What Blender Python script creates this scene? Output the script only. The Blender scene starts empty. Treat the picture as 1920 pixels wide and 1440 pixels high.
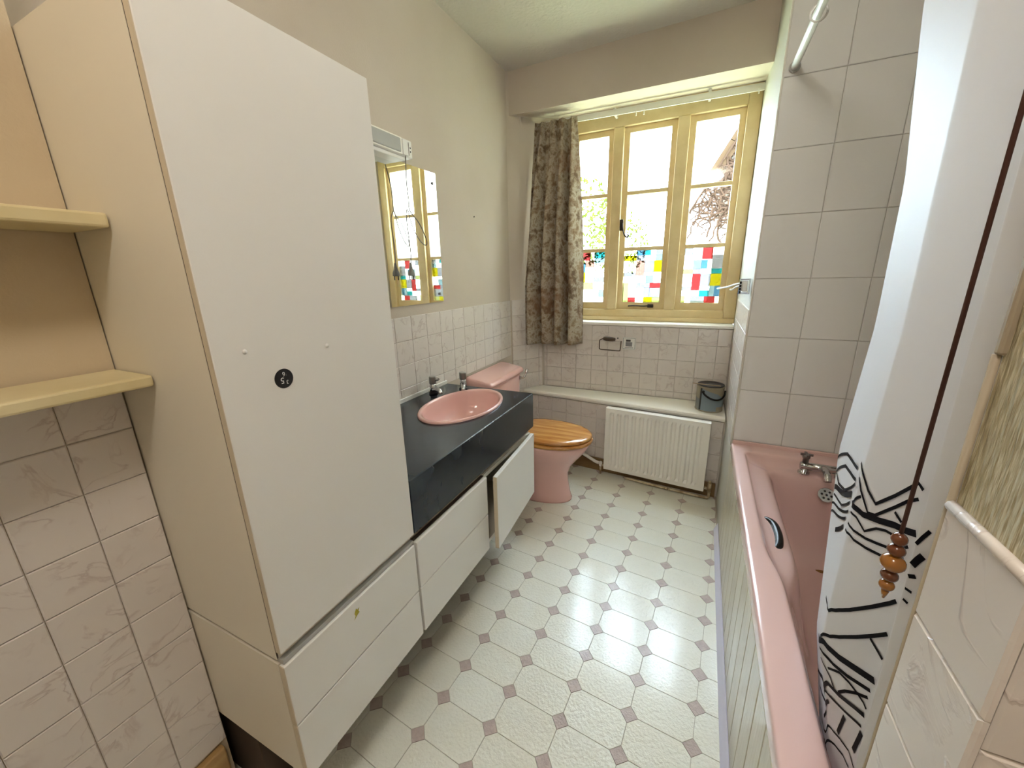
import bpy, bmesh, math, random
from mathutils import Vector, Matrix, noise
random.seed(7)
S = bpy.context.scene
COL = S.collection
PI = math.pi

# ------------------------------------------------------------------ camera, world, exposure
cd = bpy.data.cameras.new('camera'); cam = bpy.data.objects.new('camera', cd); COL.objects.link(cam)
cd.sensor_width = 36.0; cd.sensor_fit = 'HORIZONTAL'; cd.lens = 737.25 * 36 / 1920; cd.clip_start = 0.01; cd.clip_end = 200
rt, up, fw = (Vector(v) for v in ((0.903146, 0.428765, -0.022092), (-0.096382, 0.252623, 0.962752), (-0.418376, 0.867376, -0.269481)))
M3 = Matrix((rt, up, -fw)).transposed().to_4x4(); M3.translation = (1.203, -2.7243, 1.3498)
cam.matrix_world = M3
S.camera = cam

W = bpy.data.worlds.new('sky'); S.world = W; W.use_nodes = True
wn = W.node_tree; wn.nodes['Background'].inputs[0].default_value = (0.70, 0.86, 1.0, 1); wn.nodes['Background'].inputs[1].default_value = 9.0
S.view_settings.view_transform = 'Standard'; S.view_settings.look = 'None'
S.view_settings.gamma = 1; S.view_settings.use_curve_mapping = False
S.view_settings.exposure = 2.0

# ------------------------------------------------------------------ materials
MATS = {}
def srgb(c):
    return tuple(((v / 255) / 12.92 if v / 255 <= 0.04045 else ((v / 255 + 0.055) / 1.055) ** 2.4) for v in c) + (1,)
def mat(name, col, rough=0.5, metal=0.0, var=None, vscale=8.0, vdet=4.0, bump=0.0, bscale=40.0, bstretch=(1, 1, 1), coat=0.0, spec=0.5, lo=0.35, hi=0.65, vstretch=None):
    """principled with an optional noise tint and an optional noise relief, object coordinates"""
    m = bpy.data.materials.new(name); m.use_nodes = True; nt = m.node_tree; n = nt.nodes; L = nt.links
    b = n['Principled BSDF']; b.inputs['Base Color'].default_value = srgb(col); b.inputs['Roughness'].default_value = rough
    b.inputs['Metallic'].default_value = metal; b.inputs['Coat Weight'].default_value = coat; b.inputs['Specular IOR Level'].default_value = spec
    b.inputs['Coat Roughness'].default_value = 0.14 if name in ('vinyl', 'diamond') else 0.08
    tc = n.new('ShaderNodeTexCoord'); oi = n.new('ShaderNodeObjectInfo')
    add = n.new('ShaderNodeVectorMath'); add.operation = 'MULTIPLY_ADD'
    cv = n.new('ShaderNodeCombineXYZ'); 
    for k in range(3): L.new(oi.outputs['Random'], cv.inputs[k])
    L.new(cv.outputs[0], add.inputs[0]); add.inputs[1].default_value = (37, 23, 51); L.new(tc.outputs['Object'], add.inputs[2])
    vec = add.outputs[0]
    if var is not None:
        nz = n.new('ShaderNodeTexNoise'); nz.inputs['Scale'].default_value = vscale; nz.inputs['Detail'].default_value = vdet
        if vstretch:
            vm = n.new('ShaderNodeMapping'); vm.inputs['Scale'].default_value = vstretch; L.new(vec, vm.inputs[0]); L.new(vm.outputs[0], nz.inputs['Vector'])
        else: L.new(vec, nz.inputs['Vector'])
        r = n.new('ShaderNodeValToRGB'); r.color_ramp.elements[0].position = lo; r.color_ramp.elements[1].position = hi
        r.color_ramp.elements[0].color = srgb(col); r.color_ramp.elements[1].color = srgb(var)
        L.new(nz.outputs[0], r.inputs[0]); L.new(r.outputs[0], b.inputs['Base Color'])
    if bump:
        mp = n.new('ShaderNodeMapping'); mp.inputs['Scale'].default_value = bstretch; L.new(vec, mp.inputs[0])
        nb = n.new('ShaderNodeTexNoise'); nb.inputs['Scale'].default_value = bscale; nb.inputs['Detail'].default_value = 3
        L.new(mp.outputs[0], nb.inputs['Vector'])
        bp = n.new('ShaderNodeBump'); bp.inputs['Strength'].default_value = bump; bp.inputs['Distance'].default_value = 0.012 if name == 'wallpaper' else 0.004
        L.new(nb.outputs[0], bp.inputs['Height']); L.new(bp.outputs[0], b.inputs['Normal'])
    MATS[name] = m
    return m
def mat_veined(name, col, vein, rough=0.22, scale=9.0):
    """glazed tile with faint crinkled veins, both coloured and raised"""
    m = mat(name, col, rough); nt = m.node_tree; n = nt.nodes; L = nt.links; b = n['Principled BSDF']
    vec = [k for k in n if k.type == 'VECT_MATH'][0].outputs[0]
    mp = n.new('ShaderNodeMapping'); mp.inputs['Rotation'].default_value = (0.5, 0.6, 0.7); mp.inputs['Scale'].default_value = (1, 2.2, 1)
    L.new(vec, mp.inputs[0])
    nz = n.new('ShaderNodeTexNoise'); nz.inputs['Scale'].default_value = scale; nz.inputs['Detail'].default_value = 5; nz.inputs['Distortion'].default_value = 1.6
    L.new(mp.outputs[0], nz.inputs['Vector'])
    r = n.new('ShaderNodeValToRGB'); e = r.color_ramp.elements
    e[0].position = 0.47; e[0].color = (0, 0, 0, 1); e[1].position = 0.53; e[1].color = (0, 0, 0, 1)
    k = e.new(0.5); k.color = (1, 1, 1, 1)
    L.new(nz.outputs[0], r.inputs[0])
    n2 = n.new('ShaderNodeTexNoise'); n2.inputs['Scale'].default_value = 14; L.new(vec, n2.inputs['Vector'])
    r2 = n.new('ShaderNodeValToRGB'); r2.color_ramp.elements[0].position = 0.42; r2.color_ramp.elements[1].position = 0.62
    L.new(n2.outputs[0], r2.inputs[0])
    mu = n.new('ShaderNodeMath'); mu.operation = 'MULTIPLY'; L.new(r.outputs[0], mu.inputs[0]); L.new(r2.outputs[0], mu.inputs[1])
    mx = n.new('ShaderNodeMixRGB'); mx.inputs[1].default_value = srgb(col); mx.inputs[2].default_value = srgb(vein)
    mm = n.new('ShaderNodeMath'); mm.operation = 'MULTIPLY'; mm.inputs[1].default_value = 0.55; L.new(mu.outputs[0], mm.inputs[0])
    L.new(mm.outputs[0], mx.inputs[0]); L.new(mx.outputs[0], b.inputs['Base Color'])
    bp = n.new('ShaderNodeBump'); bp.inputs['Strength'].default_value = 0.25; bp.inputs['Distance'].default_value = 0.003
    L.new(mu.outputs[0], bp.inputs['Height']); L.new(bp.outputs[0], b.inputs['Normal'])
    return m
def mat_wood(name, c1, c2, rough=0.25, scale=(3, 30, 30), coat=0.5):
    m = mat(name, c1, rough, coat=coat); nt = m.node_tree; n = nt.nodes; L = nt.links; b = n['Principled BSDF']
    tc = [k for k in n if k.type == 'TEX_COORD'][0]
    mp = n.new('ShaderNodeMapping'); mp.inputs['Scale'].default_value = scale; L.new(tc.outputs['Object'], mp.inputs[0])
    nz = n.new('ShaderNodeTexNoise'); nz.inputs['Scale'].default_value = 1.0; nz.inputs['Detail'].default_value = 6; nz.inputs['Distortion'].default_value = 0.6
    L.new(mp.outputs[0], nz.inputs['Vector'])
    r = n.new('ShaderNodeValToRGB'); r.color_ramp.elements[0].position = 0.3; r.color_ramp.elements[1].position = 0.7
    r.color_ramp.elements[0].color = srgb(c1); r.color_ramp.elements[1].color = srgb(c2)
    L.new(nz.outputs[0], r.inputs[0]); L.new(r.outputs[0], b.inputs['Base Color'])
    return m
def mat_pane(name, col, gloss=0.06):
    """thin clear or tinted glass: tinted transparency plus a fresnel-weighted sheen"""
    m = bpy.data.materials.new(name); m.use_nodes = True; nt = m.node_tree; n = nt.nodes; L = nt.links
    for k in list(n): n.remove(k)
    o = n.new('ShaderNodeOutputMaterial'); t = n.new('ShaderNodeBsdfTransparent'); g = n.new('ShaderNodeBsdfGlossy'); x = n.new('ShaderNodeMixShader')
    t.inputs[0].default_value = col; g.inputs['Roughness'].default_value = 0.03
    x.inputs[0].default_value = gloss
    L.new(t.outputs[0], x.inputs[1]); L.new(g.outputs[0], x.inputs[2]); L.new(x.outputs[0], o.inputs[0])
    MATS[name] = m
    return m
def mat_blotch(name, cols, scale=14.0, rough=0.9):
    """printed cloth: several colours by two stacked noises"""
    m = mat(name, cols[0], rough, spec=0.2); nt = m.node_tree; n = nt.nodes; L = nt.links; b = n['Principled BSDF']
    tc = [k for k in n if k.type == 'TEX_COORD'][0]
    nz = n.new('ShaderNodeTexNoise'); nz.inputs['Scale'].default_value = scale; nz.inputs['Detail'].default_value = 9; nz.inputs['Distortion'].default_value = 0.15; nz.inputs['Roughness'].default_value = 0.68
    L.new(tc.outputs['Object'], nz.inputs['Vector'])
    r = n.new('ShaderNodeValToRGB'); e = r.color_ramp.elements
    pos = [0.30, 0.40, 0.46, 0.51, 0.57, 0.66, 0.75]
    e[0].position = pos[0]; e[0].color = srgb(cols[0]); e[1].position = pos[-1]; e[1].color = srgb(cols[-1])
    for p, c in zip(pos[1:-1], cols[1:-1]): k = e.new(p); k.color = srgb(c)
    L.new(nz.outputs[0], r.inputs[0])
    n2 = n.new('ShaderNodeTexNoise'); n2.inputs['Scale'].default_value = 5; n2.inputs['Detail'].default_value = 3; L.new(tc.outputs['Object'], n2.inputs['Vector'])
    r2 = n.new('ShaderNodeValToRGB'); r2.color_ramp.elements[0].position = 0.5; r2.color_ramp.elements[1].position = 0.68
    L.new(n2.outputs[0], r2.inputs[0])
    mx = n.new('ShaderNodeMixRGB'); mx.inputs[2].default_value = srgb((150, 112, 84)); L.new(r.outputs[0], mx.inputs[1])
    mm = n.new('ShaderNodeMath'); mm.operation = 'MULTIPLY'; mm.inputs[1].default_value = 0.5; L.new(r2.outputs[0], mm.inputs[0]); L.new(mm.outputs[0], mx.inputs[0])
    L.new(mx.outputs[0], b.inputs['Base Color'])
    tr = n.new('ShaderNodeBsdfTranslucent'); L.new(mx.outputs[0], tr.inputs[0])
    ms = n.new('ShaderNodeMixShader'); ms.inputs[0].default_value = 0.25
    o = n['Material Output']; L.new(b.outputs[0], ms.inputs[1]); L.new(tr.outputs[0], ms.inputs[2]); L.new(ms.outputs[0], o.inputs[0])
    return m

mat('wall_paint', (204, 192, 177), 0.85, var=(199, 186, 170), vscale=2.5, bump=0.12, bscale=160)
mat('alcove_paint', (208, 192, 164), 0.85, var=(200, 182, 152), vscale=3, bump=0.2, bscale=140)
mat('ceiling_paint', (212, 205, 194), 0.9, bump=1.0, bscale=60)
mat('reveal_paint', (192, 188, 176), 0.7, bump=0.5, bscale=120)
mat('wallpaper', (178, 165, 132), 0.85, var=(206, 197, 168), vscale=240, vdet=2, lo=0.42, hi=0.6, vstretch=(1.6, 1.6, 0.22), bump=1.0, bscale=110, bstretch=(1.6, 1.6, 0.22))  # streaky tint paints shading of the relief into the colour
mat('grout', (206, 199, 190), 0.9)
mat_veined('tile', (222, 214, 207), (186, 168, 162))
mat('big_tile', (232, 230, 226), 0.3, bump=0.1, bscale=120)
mat('joint', (176, 164, 146), 0.6)
mat('vinyl', (226, 225, 213), 0.30, var=(222, 218, 202), vscale=2.0, bump=0.6, bscale=110, coat=0.6)
mat('diamond', (186, 168, 160), 0.32, var=(174, 156, 148), vscale=60, bump=0.4, bscale=150, coat=0.3)
mat('laminate', (230, 227, 220), 0.38, bump=0.04, bscale=300)
mat('laminate_side', (228, 220, 202), 0.5)
mat('edge', (206, 192, 168), 0.5)
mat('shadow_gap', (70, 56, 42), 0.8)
mat('rail_strip', (160, 146, 124), 0.6)
mat('worktop', (25, 31, 40), 0.2, var=(47, 55, 63), vscale=9, vdet=8, lo=0.4, hi=0.75, bump=0.05, bscale=30, spec=0.35)
mat('pink', (230, 184, 176), 0.16, coat=0.4)
mat('pink_bath', (228, 193, 187), 0.18, coat=0.5)
mat('chrome', (200, 200, 200), 0.12, metal=1.0)
mat('dull_chrome', (150, 148, 144), 0.28, metal=1.0)
mat('brass', (150, 112, 66), 0.35, metal=1.0)
mat('black_gloss', (10, 11, 11), 0.25, spec=0.4)
mat('black_plastic', (22, 22, 24), 0.45)
mat('white_plastic', (232, 230, 224), 0.35)
mat('lavender_plastic', (216, 214, 232), 0.3)
mat('white_paint', (245, 241, 231), 0.4)
mat('grey_diffuser', (172, 172, 168), 0.35)
mat('frame_paint', (226, 204, 156), 0.42, var=(216, 192, 140), vscale=9, bump=0.1, bscale=60)
mat('cream_gloss', (228, 214, 172), 0.35, var=(214, 198, 150), vscale=5)
mat_wood('pine', (214, 156, 82), (170, 106, 44), 0.22, (4, 34, 34))
mat_wood('skirting_wood', (196, 162, 108), (172, 136, 84), 0.5, (20, 3, 20), 0.1)
mat_wood('bare_board', (150, 124, 84), (128, 100, 64), 0.8, (3, 20, 20), 0.0)
mat('panel_board', (208, 200, 178), 0.32, var=(190, 180, 156), vscale=4, bump=0.3, bscale=30, bstretch=(3, 3, 0.3), coat=0.3)
mat('radiator_paint', (246, 243, 235), 0.35, bump=0.05, bscale=200)
mat('pipe_paint', (206, 192, 162), 0.5, var=(150, 128, 94), vscale=25)
mat('tin_label', (124, 138, 146), 0.45); mat('tin_beige', (150, 140, 118), 0.5); mat('tin_dark', (34, 32, 32), 0.35); mat('tin_grey', (120, 122, 118), 0.4)
mat('stick', (168, 150, 120), 0.7)
mat('mirror_silver', (242, 244, 244), 0.01, metal=1.0)
mat('cable', (120, 116, 110), 0.5)
mat('wire_brown', (86, 74, 62), 0.5, metal=0.6)
mat('iron', (52, 44, 40), 0.5, metal=0.5)
mat('cord', (84, 50, 40), 0.9)
mat('bead_dark', (104, 54, 26), 0.22, coat=0.6); mat('bead_amber', (156, 98, 30), 0.2, coat=0.6)
mat('showercloth', (226, 226, 230), 0.55, spec=0.3)
mat('ink', (8, 8, 18), 0.7, spec=0.15)
mat('grey_print', (128, 126, 126), 0.6); mat('dark_print', (66, 66, 66), 0.6)
mat('sticker_white', (222, 220, 216), 0.5)
mat('yellow_residue', (172, 160, 40), 0.6)
mat_blotch('curtain_print', [(104, 86, 70), (132, 112, 92), (172, 156, 134), (198, 188, 170), (168, 150, 126), (136, 110, 86), (120, 122, 114)])
mat('render_wall', (226, 218, 204), 0.9, var=(196, 182, 160), vscale=3, bump=1.0, bscale=7)
mat('barge', (62, 48, 34), 0.9, spec=0); mat('vine', (56, 42, 33), 0.9, spec=0); mat('leaf', (66, 72, 26), 0.9, spec=0); mat('bark', (150, 140, 120), 0.9, spec=0); mat('lawn', (186, 196, 150), 0.95, var=(200, 196, 160), vscale=3)
mat('stone', (214, 206, 194), 0.9, var=(176, 168, 158), vscale=5, bump=0.6, bscale=20)
GL = mat_pane('clear_glass', (0.97, 0.98, 0.98, 1))
FILM = {'w': (0.93, 0.94, 0.93, 1)}
for k, c in (('g', (206, 206, 214)), ('r', (232, 74, 70)), ('s', (248, 176, 150)), ('b', (110, 176, 226)), ('c', (186, 226, 240)), ('t', (60, 200, 204)), ('y', (250, 232, 20)), ('p', (240, 244, 150))):
    FILM[k] = tuple(v / 13 for v in srgb(c)[:3]) + (1,)      # densely dyed film
for k, c in FILM.items(): mat_pane('film_' + k, c, 0.04)
def M(n): return MATS[n]

# ------------------------------------------------------------------ helpers
def link(name, me, material, parent=None, smooth=False):
    o = bpy.data.objects.new(name, me); COL.objects.link(o)
    if material is not None and not me.materials: me.materials.append(M(material) if isinstance(material, str) else material)
    if smooth:
        for p in me.polygons: p.use_smooth = True
    if parent is not None:
        o.parent = parent; o.matrix_parent_inverse = Matrix.Translation(parent.location).inverted()
    return o
def pyd(name, v, f, material, parent=None, smooth=False):
    me = bpy.data.meshes.new(name); me.from_pydata([tuple(p) for p in v], [], f); me.update()
    bm = bmesh.new(); bm.from_mesh(me); bmesh.ops.recalc_face_normals(bm, faces=bm.faces); bm.to_mesh(me); bm.free()
    return link(name, me, material, parent, smooth)
def from_bm(name, bm, material, parent=None, smooth=False):
    me = bpy.data.meshes.new(name); bmesh.ops.recalc_face_normals(bm, faces=bm.faces); bm.to_mesh(me); bm.free()
    return link(name, me, material, parent, smooth)
def bm_box(bm, x0, x1, y0, y1, z0, z1, mx=None):
    m = Matrix.Translation(((x0 + x1) / 2, (y0 + y1) / 2, (z0 + z1) / 2)) @ Matrix.Diagonal((x1 - x0, y1 - y0, z1 - z0, 1))
    return bmesh.ops.create_cube(bm, size=1, matrix=(mx @ m) if mx else m)
def box(name, x0, x1, y0, y1, z0, z1, material, parent=None, bev=0.0, seg=2, mx=None):
    bm = bmesh.new(); bm_box(bm, x0, x1, y0, y1, z0, z1)
    if bev: bmesh.ops.bevel(bm, geom=bm.edges[:], offset=bev, segments=seg, affect='EDGES', profile=0.5)
    if mx: bmesh.ops.transform(bm, matrix=mx, verts=bm.verts)
    return from_bm(name, bm, material, parent)
def boxes(name, lst, material, parent=None, mx=None):
    bm = bmesh.new()
    for b in lst: bm_box(bm, *b, mx=mx)
    return from_bm(name, bm, material, parent)
def prism(name, poly, z0, z1, material, parent=None, bev=0.0):
    bm = bmesh.new()
    f = bm.faces.new([bm.verts.new((x, y, z0)) for x, y in poly])
    r = bmesh.ops.extrude_face_region(bm, geom=[f]); 
    for g in r['geom']:
        if isinstance(g, bmesh.types.BMVert): g.co.z = z1
    if bev: bmesh.ops.bevel(bm, geom=bm.edges[:], offset=bev, segments=2, affect='EDGES', profile=0.5)
    return from_bm(name, bm, material, parent)
def loft(name, rings, material, parent=None, cap0=True, cap1=True, smooth=True, closed=True):
    v = [p for r in rings for p in r]; n = len(rings[0]); f = []
    for i in range(len(rings) - 1):
        for j in range(n if closed else n - 1):
            a = i * n + j; b = i * n + (j + 1) % n; f.append((a, b, b + n, a + n))
    if cap0: f.append(tuple(range(n - 1, -1, -1)))
    if cap1: f.append(tuple(range((len(rings) - 1) * n, len(rings) * n)))
    return pyd(name, v, f, material, parent, smooth)
def tube_rings(pts, r, seg=10):
    pts = [Vector(p) for p in pts]; rings = []; nrm = None
    for i, p in enumerate(pts):
        t = (pts[min(i + 1, len(pts) - 1)] - pts[max(i - 1, 0)]).normalized()
        if nrm is None:
            nrm = t.orthogonal().normalized()
        else:
            nrm = (nrm - t * nrm.dot(t)).normalized()
        bn = t.cross(nrm); rr = r[i] if isinstance(r, (list, tuple)) else r
        rings.append([p + (nrm * math.cos(2 * PI * k / seg) + bn * math.sin(2 * PI * k / seg)) * rr for k in range(seg)])
    return rings
def tube(name, pts, r, material, parent=None, seg=10):
    return loft(name, tube_rings(pts, r, seg), material, parent)
def smooth_path(pts, n=6):
    P = [Vector(p) for p in pts]; out = []
    for i in range(len(P) - 1):
        a, b, c, d = P[max(i - 1, 0)], P[i], P[i + 1], P[min(i + 2, len(P) - 1)]
        for k in range(n):
            t = k / n
            out.append(0.5 * ((2 * b) + (c - a) * t + (2 * a - 5 * b + 4 * c - d) * t * t + (3 * b - a - 3 * c + d) * t ** 3))
    out.append(P[-1]); return out
def lathe(name, prof, cx, cy, material, parent=None, seg=32, sx=1.0, sy=1.0, cap0=True, cap1=True, mx=None):
    rings = [[Vector((cx + r * sx * math.cos(2 * PI * k / seg), cy + r * sy * math.sin(2 * PI * k / seg), z)) for k in range(seg)] for r, z in prof]
    if mx: rings = [[mx @ p for p in r] for r in rings]
    return loft(name, rings, material, parent, cap0, cap1)
def disc(name, c, axis, r, h, material, parent=None, seg=24):
    """short cylinder starting at c along axis"""
    a = Vector(axis).normalized(); u = a.orthogonal().normalized(); w = a.cross(u); c = Vector(c)
    rings = [[c + a * d + (u * math.cos(2 * PI * k / seg) + w * math.sin(2 * PI * k / seg)) * rr for k in range(seg)] for d, rr in ((0, r), (h * 0.8, r), (h, r * 0.93))]
    return loft(name, rings, material, parent, smooth=False)
def tag(o, label, cat, group=None):
    o['label'] = label; o['category'] = cat
    if group: o['group'] = group
    return o
def thing(name, label, cat, loc, group=None):
    o = bpy.data.objects.new(name, None); COL.objects.link(o); o.location = loc; o.empty_display_size = 0.05
    return tag(o, label, cat, group)
def struct(o, label=None, cat=None):
    o['kind'] = 'structure'
    if label: o['label'] = label
    if cat: o['category'] = cat
    return o
def clip_poly(poly, region):
    """Sutherland-Hodgman against a convex counter-clockwise region"""
    out = poly
    for i in range(len(region)):
        a = region[i]; b = region[(i + 1) % len(region)]; inp = out; out = []
        def side(p): return (b[0] - a[0]) * (p[1] - a[1]) - (b[1] - a[1]) * (p[0] - a[0])
        for j in range(len(inp)):
            p = inp[j]; q = inp[(j + 1) % len(inp)]; sp, sq = side(p), side(q)
            if sp >= 0: out.append(p)
            if sp * sq < 0:
                t = sp / (sp - sq); out.append((p[0] + (q[0] - p[0]) * t, p[1] + (q[1] - p[1]) * t))
        if not out: return []
    return out
def area(p): return abs(sum(p[i][0] * p[(i + 1) % len(p)][1] - p[(i + 1) % len(p)][0] * p[i][1] for i in range(len(p)))) / 2

# tiles: one shared mesh for each size
TILE_ME = {}
def tile_mesh(w, h, material, d=0.005):
    k = (round(w, 4), round(h, 4), material)
    if k not in TILE_ME:
        bm = bmesh.new(); bm_box(bm, -w / 2, w / 2, -d, 0, -h / 2, h / 2)
        fr = [e for e in bm.edges if all(v.co.y < -d / 2 for v in e.verts)]
        bmesh.ops.bevel(bm, geom=fr, offset=min(0.002, w / 6, h / 6), segments=1, affect='EDGES', profile=0.5)
        me = bpy.data.meshes.new('tile'); bmesh.ops.recalc_face_normals(bm, faces=bm.faces); bm.to_mesh(me); bm.free(); me.materials.append(M(material)); TILE_ME[k] = me
    return TILE_ME[k]
def tile_wall(parent, origin, udir, length, z0, z1, tw, th, material='tile', u_off=0.0, gap=0.0011):
    """tiles laid on a vertical face; origin at the face, udir along it, tiles stand out to the right-hand normal (local -Y)"""
    u = Vector((udir[0], udir[1], 0)).normalized(); ang = math.atan2(u.y, u.x); o = Vector((origin[0], origin[1], 0)); n = 0
    zs = []; z = z1
    while z > z0 + 0.012:
        zs.append((max(z - th, z0), z)); z -= th
    us = []; a = -u_off
    while a < length - 0.008:
        lo, hi = max(a, 0), min(a + tw, length)
        if hi - lo > 0.008: us.append((lo, hi))
        a += tw
    for a, b in zs:
        for lo, hi in us:
            t = bpy.data.objects.new('tile', tile_mesh(hi - lo - gap, b - a - gap, material)); COL.objects.link(t)
            p = o + u * ((lo + hi) / 2)
            t.location = (p.x, p.y, (a + b) / 2); t.rotation_euler = (random.uniform(-.003, .003), 0, ang + random.uniform(-.003, .003))
            t.parent = parent; t.matrix_parent_inverse = Matrix.Translation(parent.location).inverted(); n += 1
    return n

# ------------------------------------------------------------------ room shell
ZC = 2.52
TT = 1.175                                     # top of the wall tiling
def yl(x): return -0.145 - 0.094 * x           # front edge of the ledge under the window
def yb(x): return -0.122 - 0.094 * x           # face of the boxing below it
floor = struct(box('floor', -0.1, 2.25, -3.4, 0.25, -0.06, -0.004, 'joint'))
ceiling = struct(box('ceiling', -0.12, 2.3, -3.42, 0.3, ZC, ZC + 0.06, 'ceiling_paint'))
wl = struct(prism('wall_left', [(-0.12, -2.40), (0.0, -2.40), (0.0, -0.23), (-0.12, -0.23)], -0.05, ZC, 'wall_paint'))
wsp = struct(prism('wall_splay', [(-0.12, -0.23), (0.0, -0.23), (0.155, 0.0), (0.25, 0.136), (0.25, 0.28), (-0.12, 0.28)], -0.05, ZC, 'wall_paint'))
wn_ = struct(box('wall_alcove', -0.12, 0.163, -3.4, -2.3785, -0.05, ZC, 'alcove_paint'))
wf = struct(box('wall_far', 0.155, 1.40, 0.0, 0.26, -0.05, 0.995, 'grout'))
bx = struct(prism('wall_boxing', [(0.06, yb(0.06)), (1.393, yb(1.393)), (1.393, 0.0), (0.155, 0.0)], -0.05, 0.49, 'grout'))
# lintel above the window: front slightly skewed, underside falling a little to the right
v = [(0, -0.212, 2.289), (1.4, -0.266, 2.263), (1.4, 0.28, 2.345), (0, 0.28, 2.35), (0, -0.212, ZC), (1.4, -0.266, ZC), (1.4, 0.28, ZC), (0, 0.28, ZC)]
struct(pyd('wall_lintel', v, [(0, 1, 2, 3), (4, 5, 6, 7), (0, 1, 5, 4), (1, 2, 6, 5), (2, 3, 7, 6), (3, 0, 4, 7)], 'wall_paint'))
wr = struct(box('wall_right', 1.393, 2.3, -0.70, 0.28, -0.05, ZC, 'reveal_paint'))
ws = struct(box('wall_bath_side', 2.12, 2.3, -2.40, -0.70, -0.05, ZC, 'grout'))
nib = struct(box('wall_partition', 1.404, 2.3, -2.412, -2.318, -0.05, ZC, 'wallpaper'))
struct(box('wall_near_right', 2.2, 2.3, -3.4, -2.412, -0.05, ZC, 'wall_paint'))
struct(box('wall_back', -0.1, 2.3, -3.5, -3.4, -0.05, ZC, 'wall_paint'))

# tiles on the walls
def tiled(parent, p0, p1, z0, z1, tw, th, material='tile', off=0.0):
    d = Vector((p1[0] - p0[0], p1[1] - p0[1])); return tile_wall(parent, p0, (d.x, d.y), d.length, z0, z1, tw, th, material, off)
tiled(wl, (0.0, -1.70), (0.0, -0.236), 0.79, TT, 0.112, 0.1075, off=0.036)
tiled(wl, (0.0, -1.04), (0.0, -0.236), 0.10, 0.79 - 0.0475, 0.112, 0.1075, off=0.024)
tiled(wsp, (0.006, -0.222), (0.150, -0.008), 0.50, TT, 0.112, 0.1075)
tiled(wf, (0.166, 0.0), (1.385, 0.0), 0.526, 0.995, 0.112, 0.1065, off=0.09)
tiled(bx, (0.08, yb(0.08)), (1.384, yb(1.384)), 0.09, 0.486, 0.112, 0.1065, off=0.02)
tiled(wr, (1.393, -0.010), (1.393, -0.694), 0.53, TT, 0.112, 0.1075)
for zz0, zz1 in ((0.562, 0.812), (0.812, 1.058), (1.058, 1.306), (1.306, 1.556), (1.556, 1.795), (1.795, 2.04), (2.04, 2.285), (2.285, 2.515)):
    tile_wall(wr, (1.395, -0.70), (1, 0), 0.72, zz0, zz1, 0.195, zz1 - zz0, 'big_tile', 0.0, 0.0015)
tile_wall(ws, (2.12, -0.712), (0, -1), 1.59, 0.562, 2.50, 0.30, 0.2455, 'big_tile')
tile_wall(nib, (1.404, -2.318), (0, -1), 0.0985, 0.10, 1.16, 0.1, 0.107)
tile_wall(nib, (1.4045, -2.412), (1, 0), 0.78, 0.10, 1.135, 0.107, 0.107)
tiled(wn_, (0.163, -3.30), (0.163, -2.3785), 0.178, 1.1665, 0.1, 0.1035, off=0.076)
# rounded bead along the top of the partition tiles, corner bead, mastic lines
struct(tube('trim_1', [(1.4015, -2.319, 1.161), (1.4015, -2.413, 1.161)], 0.0045, 'tile', seg=8))
struct(tube('trim_2', [(1.4015, -2.3165, 0.1), (1.4015, -2.3165, 1.285)], 0.0028, 'rail_strip', seg=6))
struct(box('trim_3', 1.3995, 1.407, -2.3215, -2.3145, 1.285, ZC, 'rail_strip', bev=0.002))
struct(tube('trim_4', [(1.3935, -0.7035, 0.56), (1.3935, -0.7035, 2.5)], 0.004, 'white_paint', seg=6))
# skirting of the alcove and below the boxing
struct(box('baseboard_left', 0.163, 0.183, -3.35, -2.392, -0.003, 0.172, 'skirting_wood', bev=0.004))
bs = pyd('baseboard_far', [(0.08, yb(0.08) - 0.02, -0.003), (1.38, yb(1.38) - 0.02, -0.003), (1.38, yb(1.38), -0.003), (0.08, yb(0.08), -0.003), (0.08, yb(0.08) - 0.02, 0.085), (1.38, yb(1.38) - 0.02, 0.085), (1.38, yb(1.38), 0.085), (0.08, yb(0.08), 0.085)],
         [(0, 1, 2, 3), (4, 5, 6, 7), (0, 1, 5, 4), (1, 2, 6, 5), (2, 3, 7, 6), (3, 0, 4, 7)], 'bare_board'); struct(bs)
# ledge below the window (bullnose front) and window sill
pts = []
x0, x1 = 0.0, 1.385
prof = [(0.0, 0.524), (-0.0, 0.524), (-0.010, 0.523), (-0.016, 0.518), (-0.0185, 0.507), (-0.016, 0.496), (-0.010, 0.491), (0.0, 0.490)]
ringA = [(0.09, -0.085, 0.524)] + [(0.012, yl(0.012) + 0.018 + d, z) for d, z in prof] + [(0.09, -0.085, 0.490)]
ringM = [(0.16, -0.009, 0.524)] + [(0.16, yl(0.16) + 0.018 + d, z) for d, z in prof] + [(0.16, -0.009, 0.490)]
ringB = [(x1, -0.009, 0.524)] + [(x1, yl(x1) + 0.018 + d, z) for d, z in prof] + [(x1, -0.009, 0.490)]
struct(loft('window_ledge', [ringA, ringM, ringB], 'white_paint', smooth=False), 'cream painted ledge with rounded front edge above the radiator', 'ledge')
struct(box('window_sill', 0.165, 1.387, -0.012, 0.15, 0.997, 1.018, 'white_paint', bev=0.005))

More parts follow.
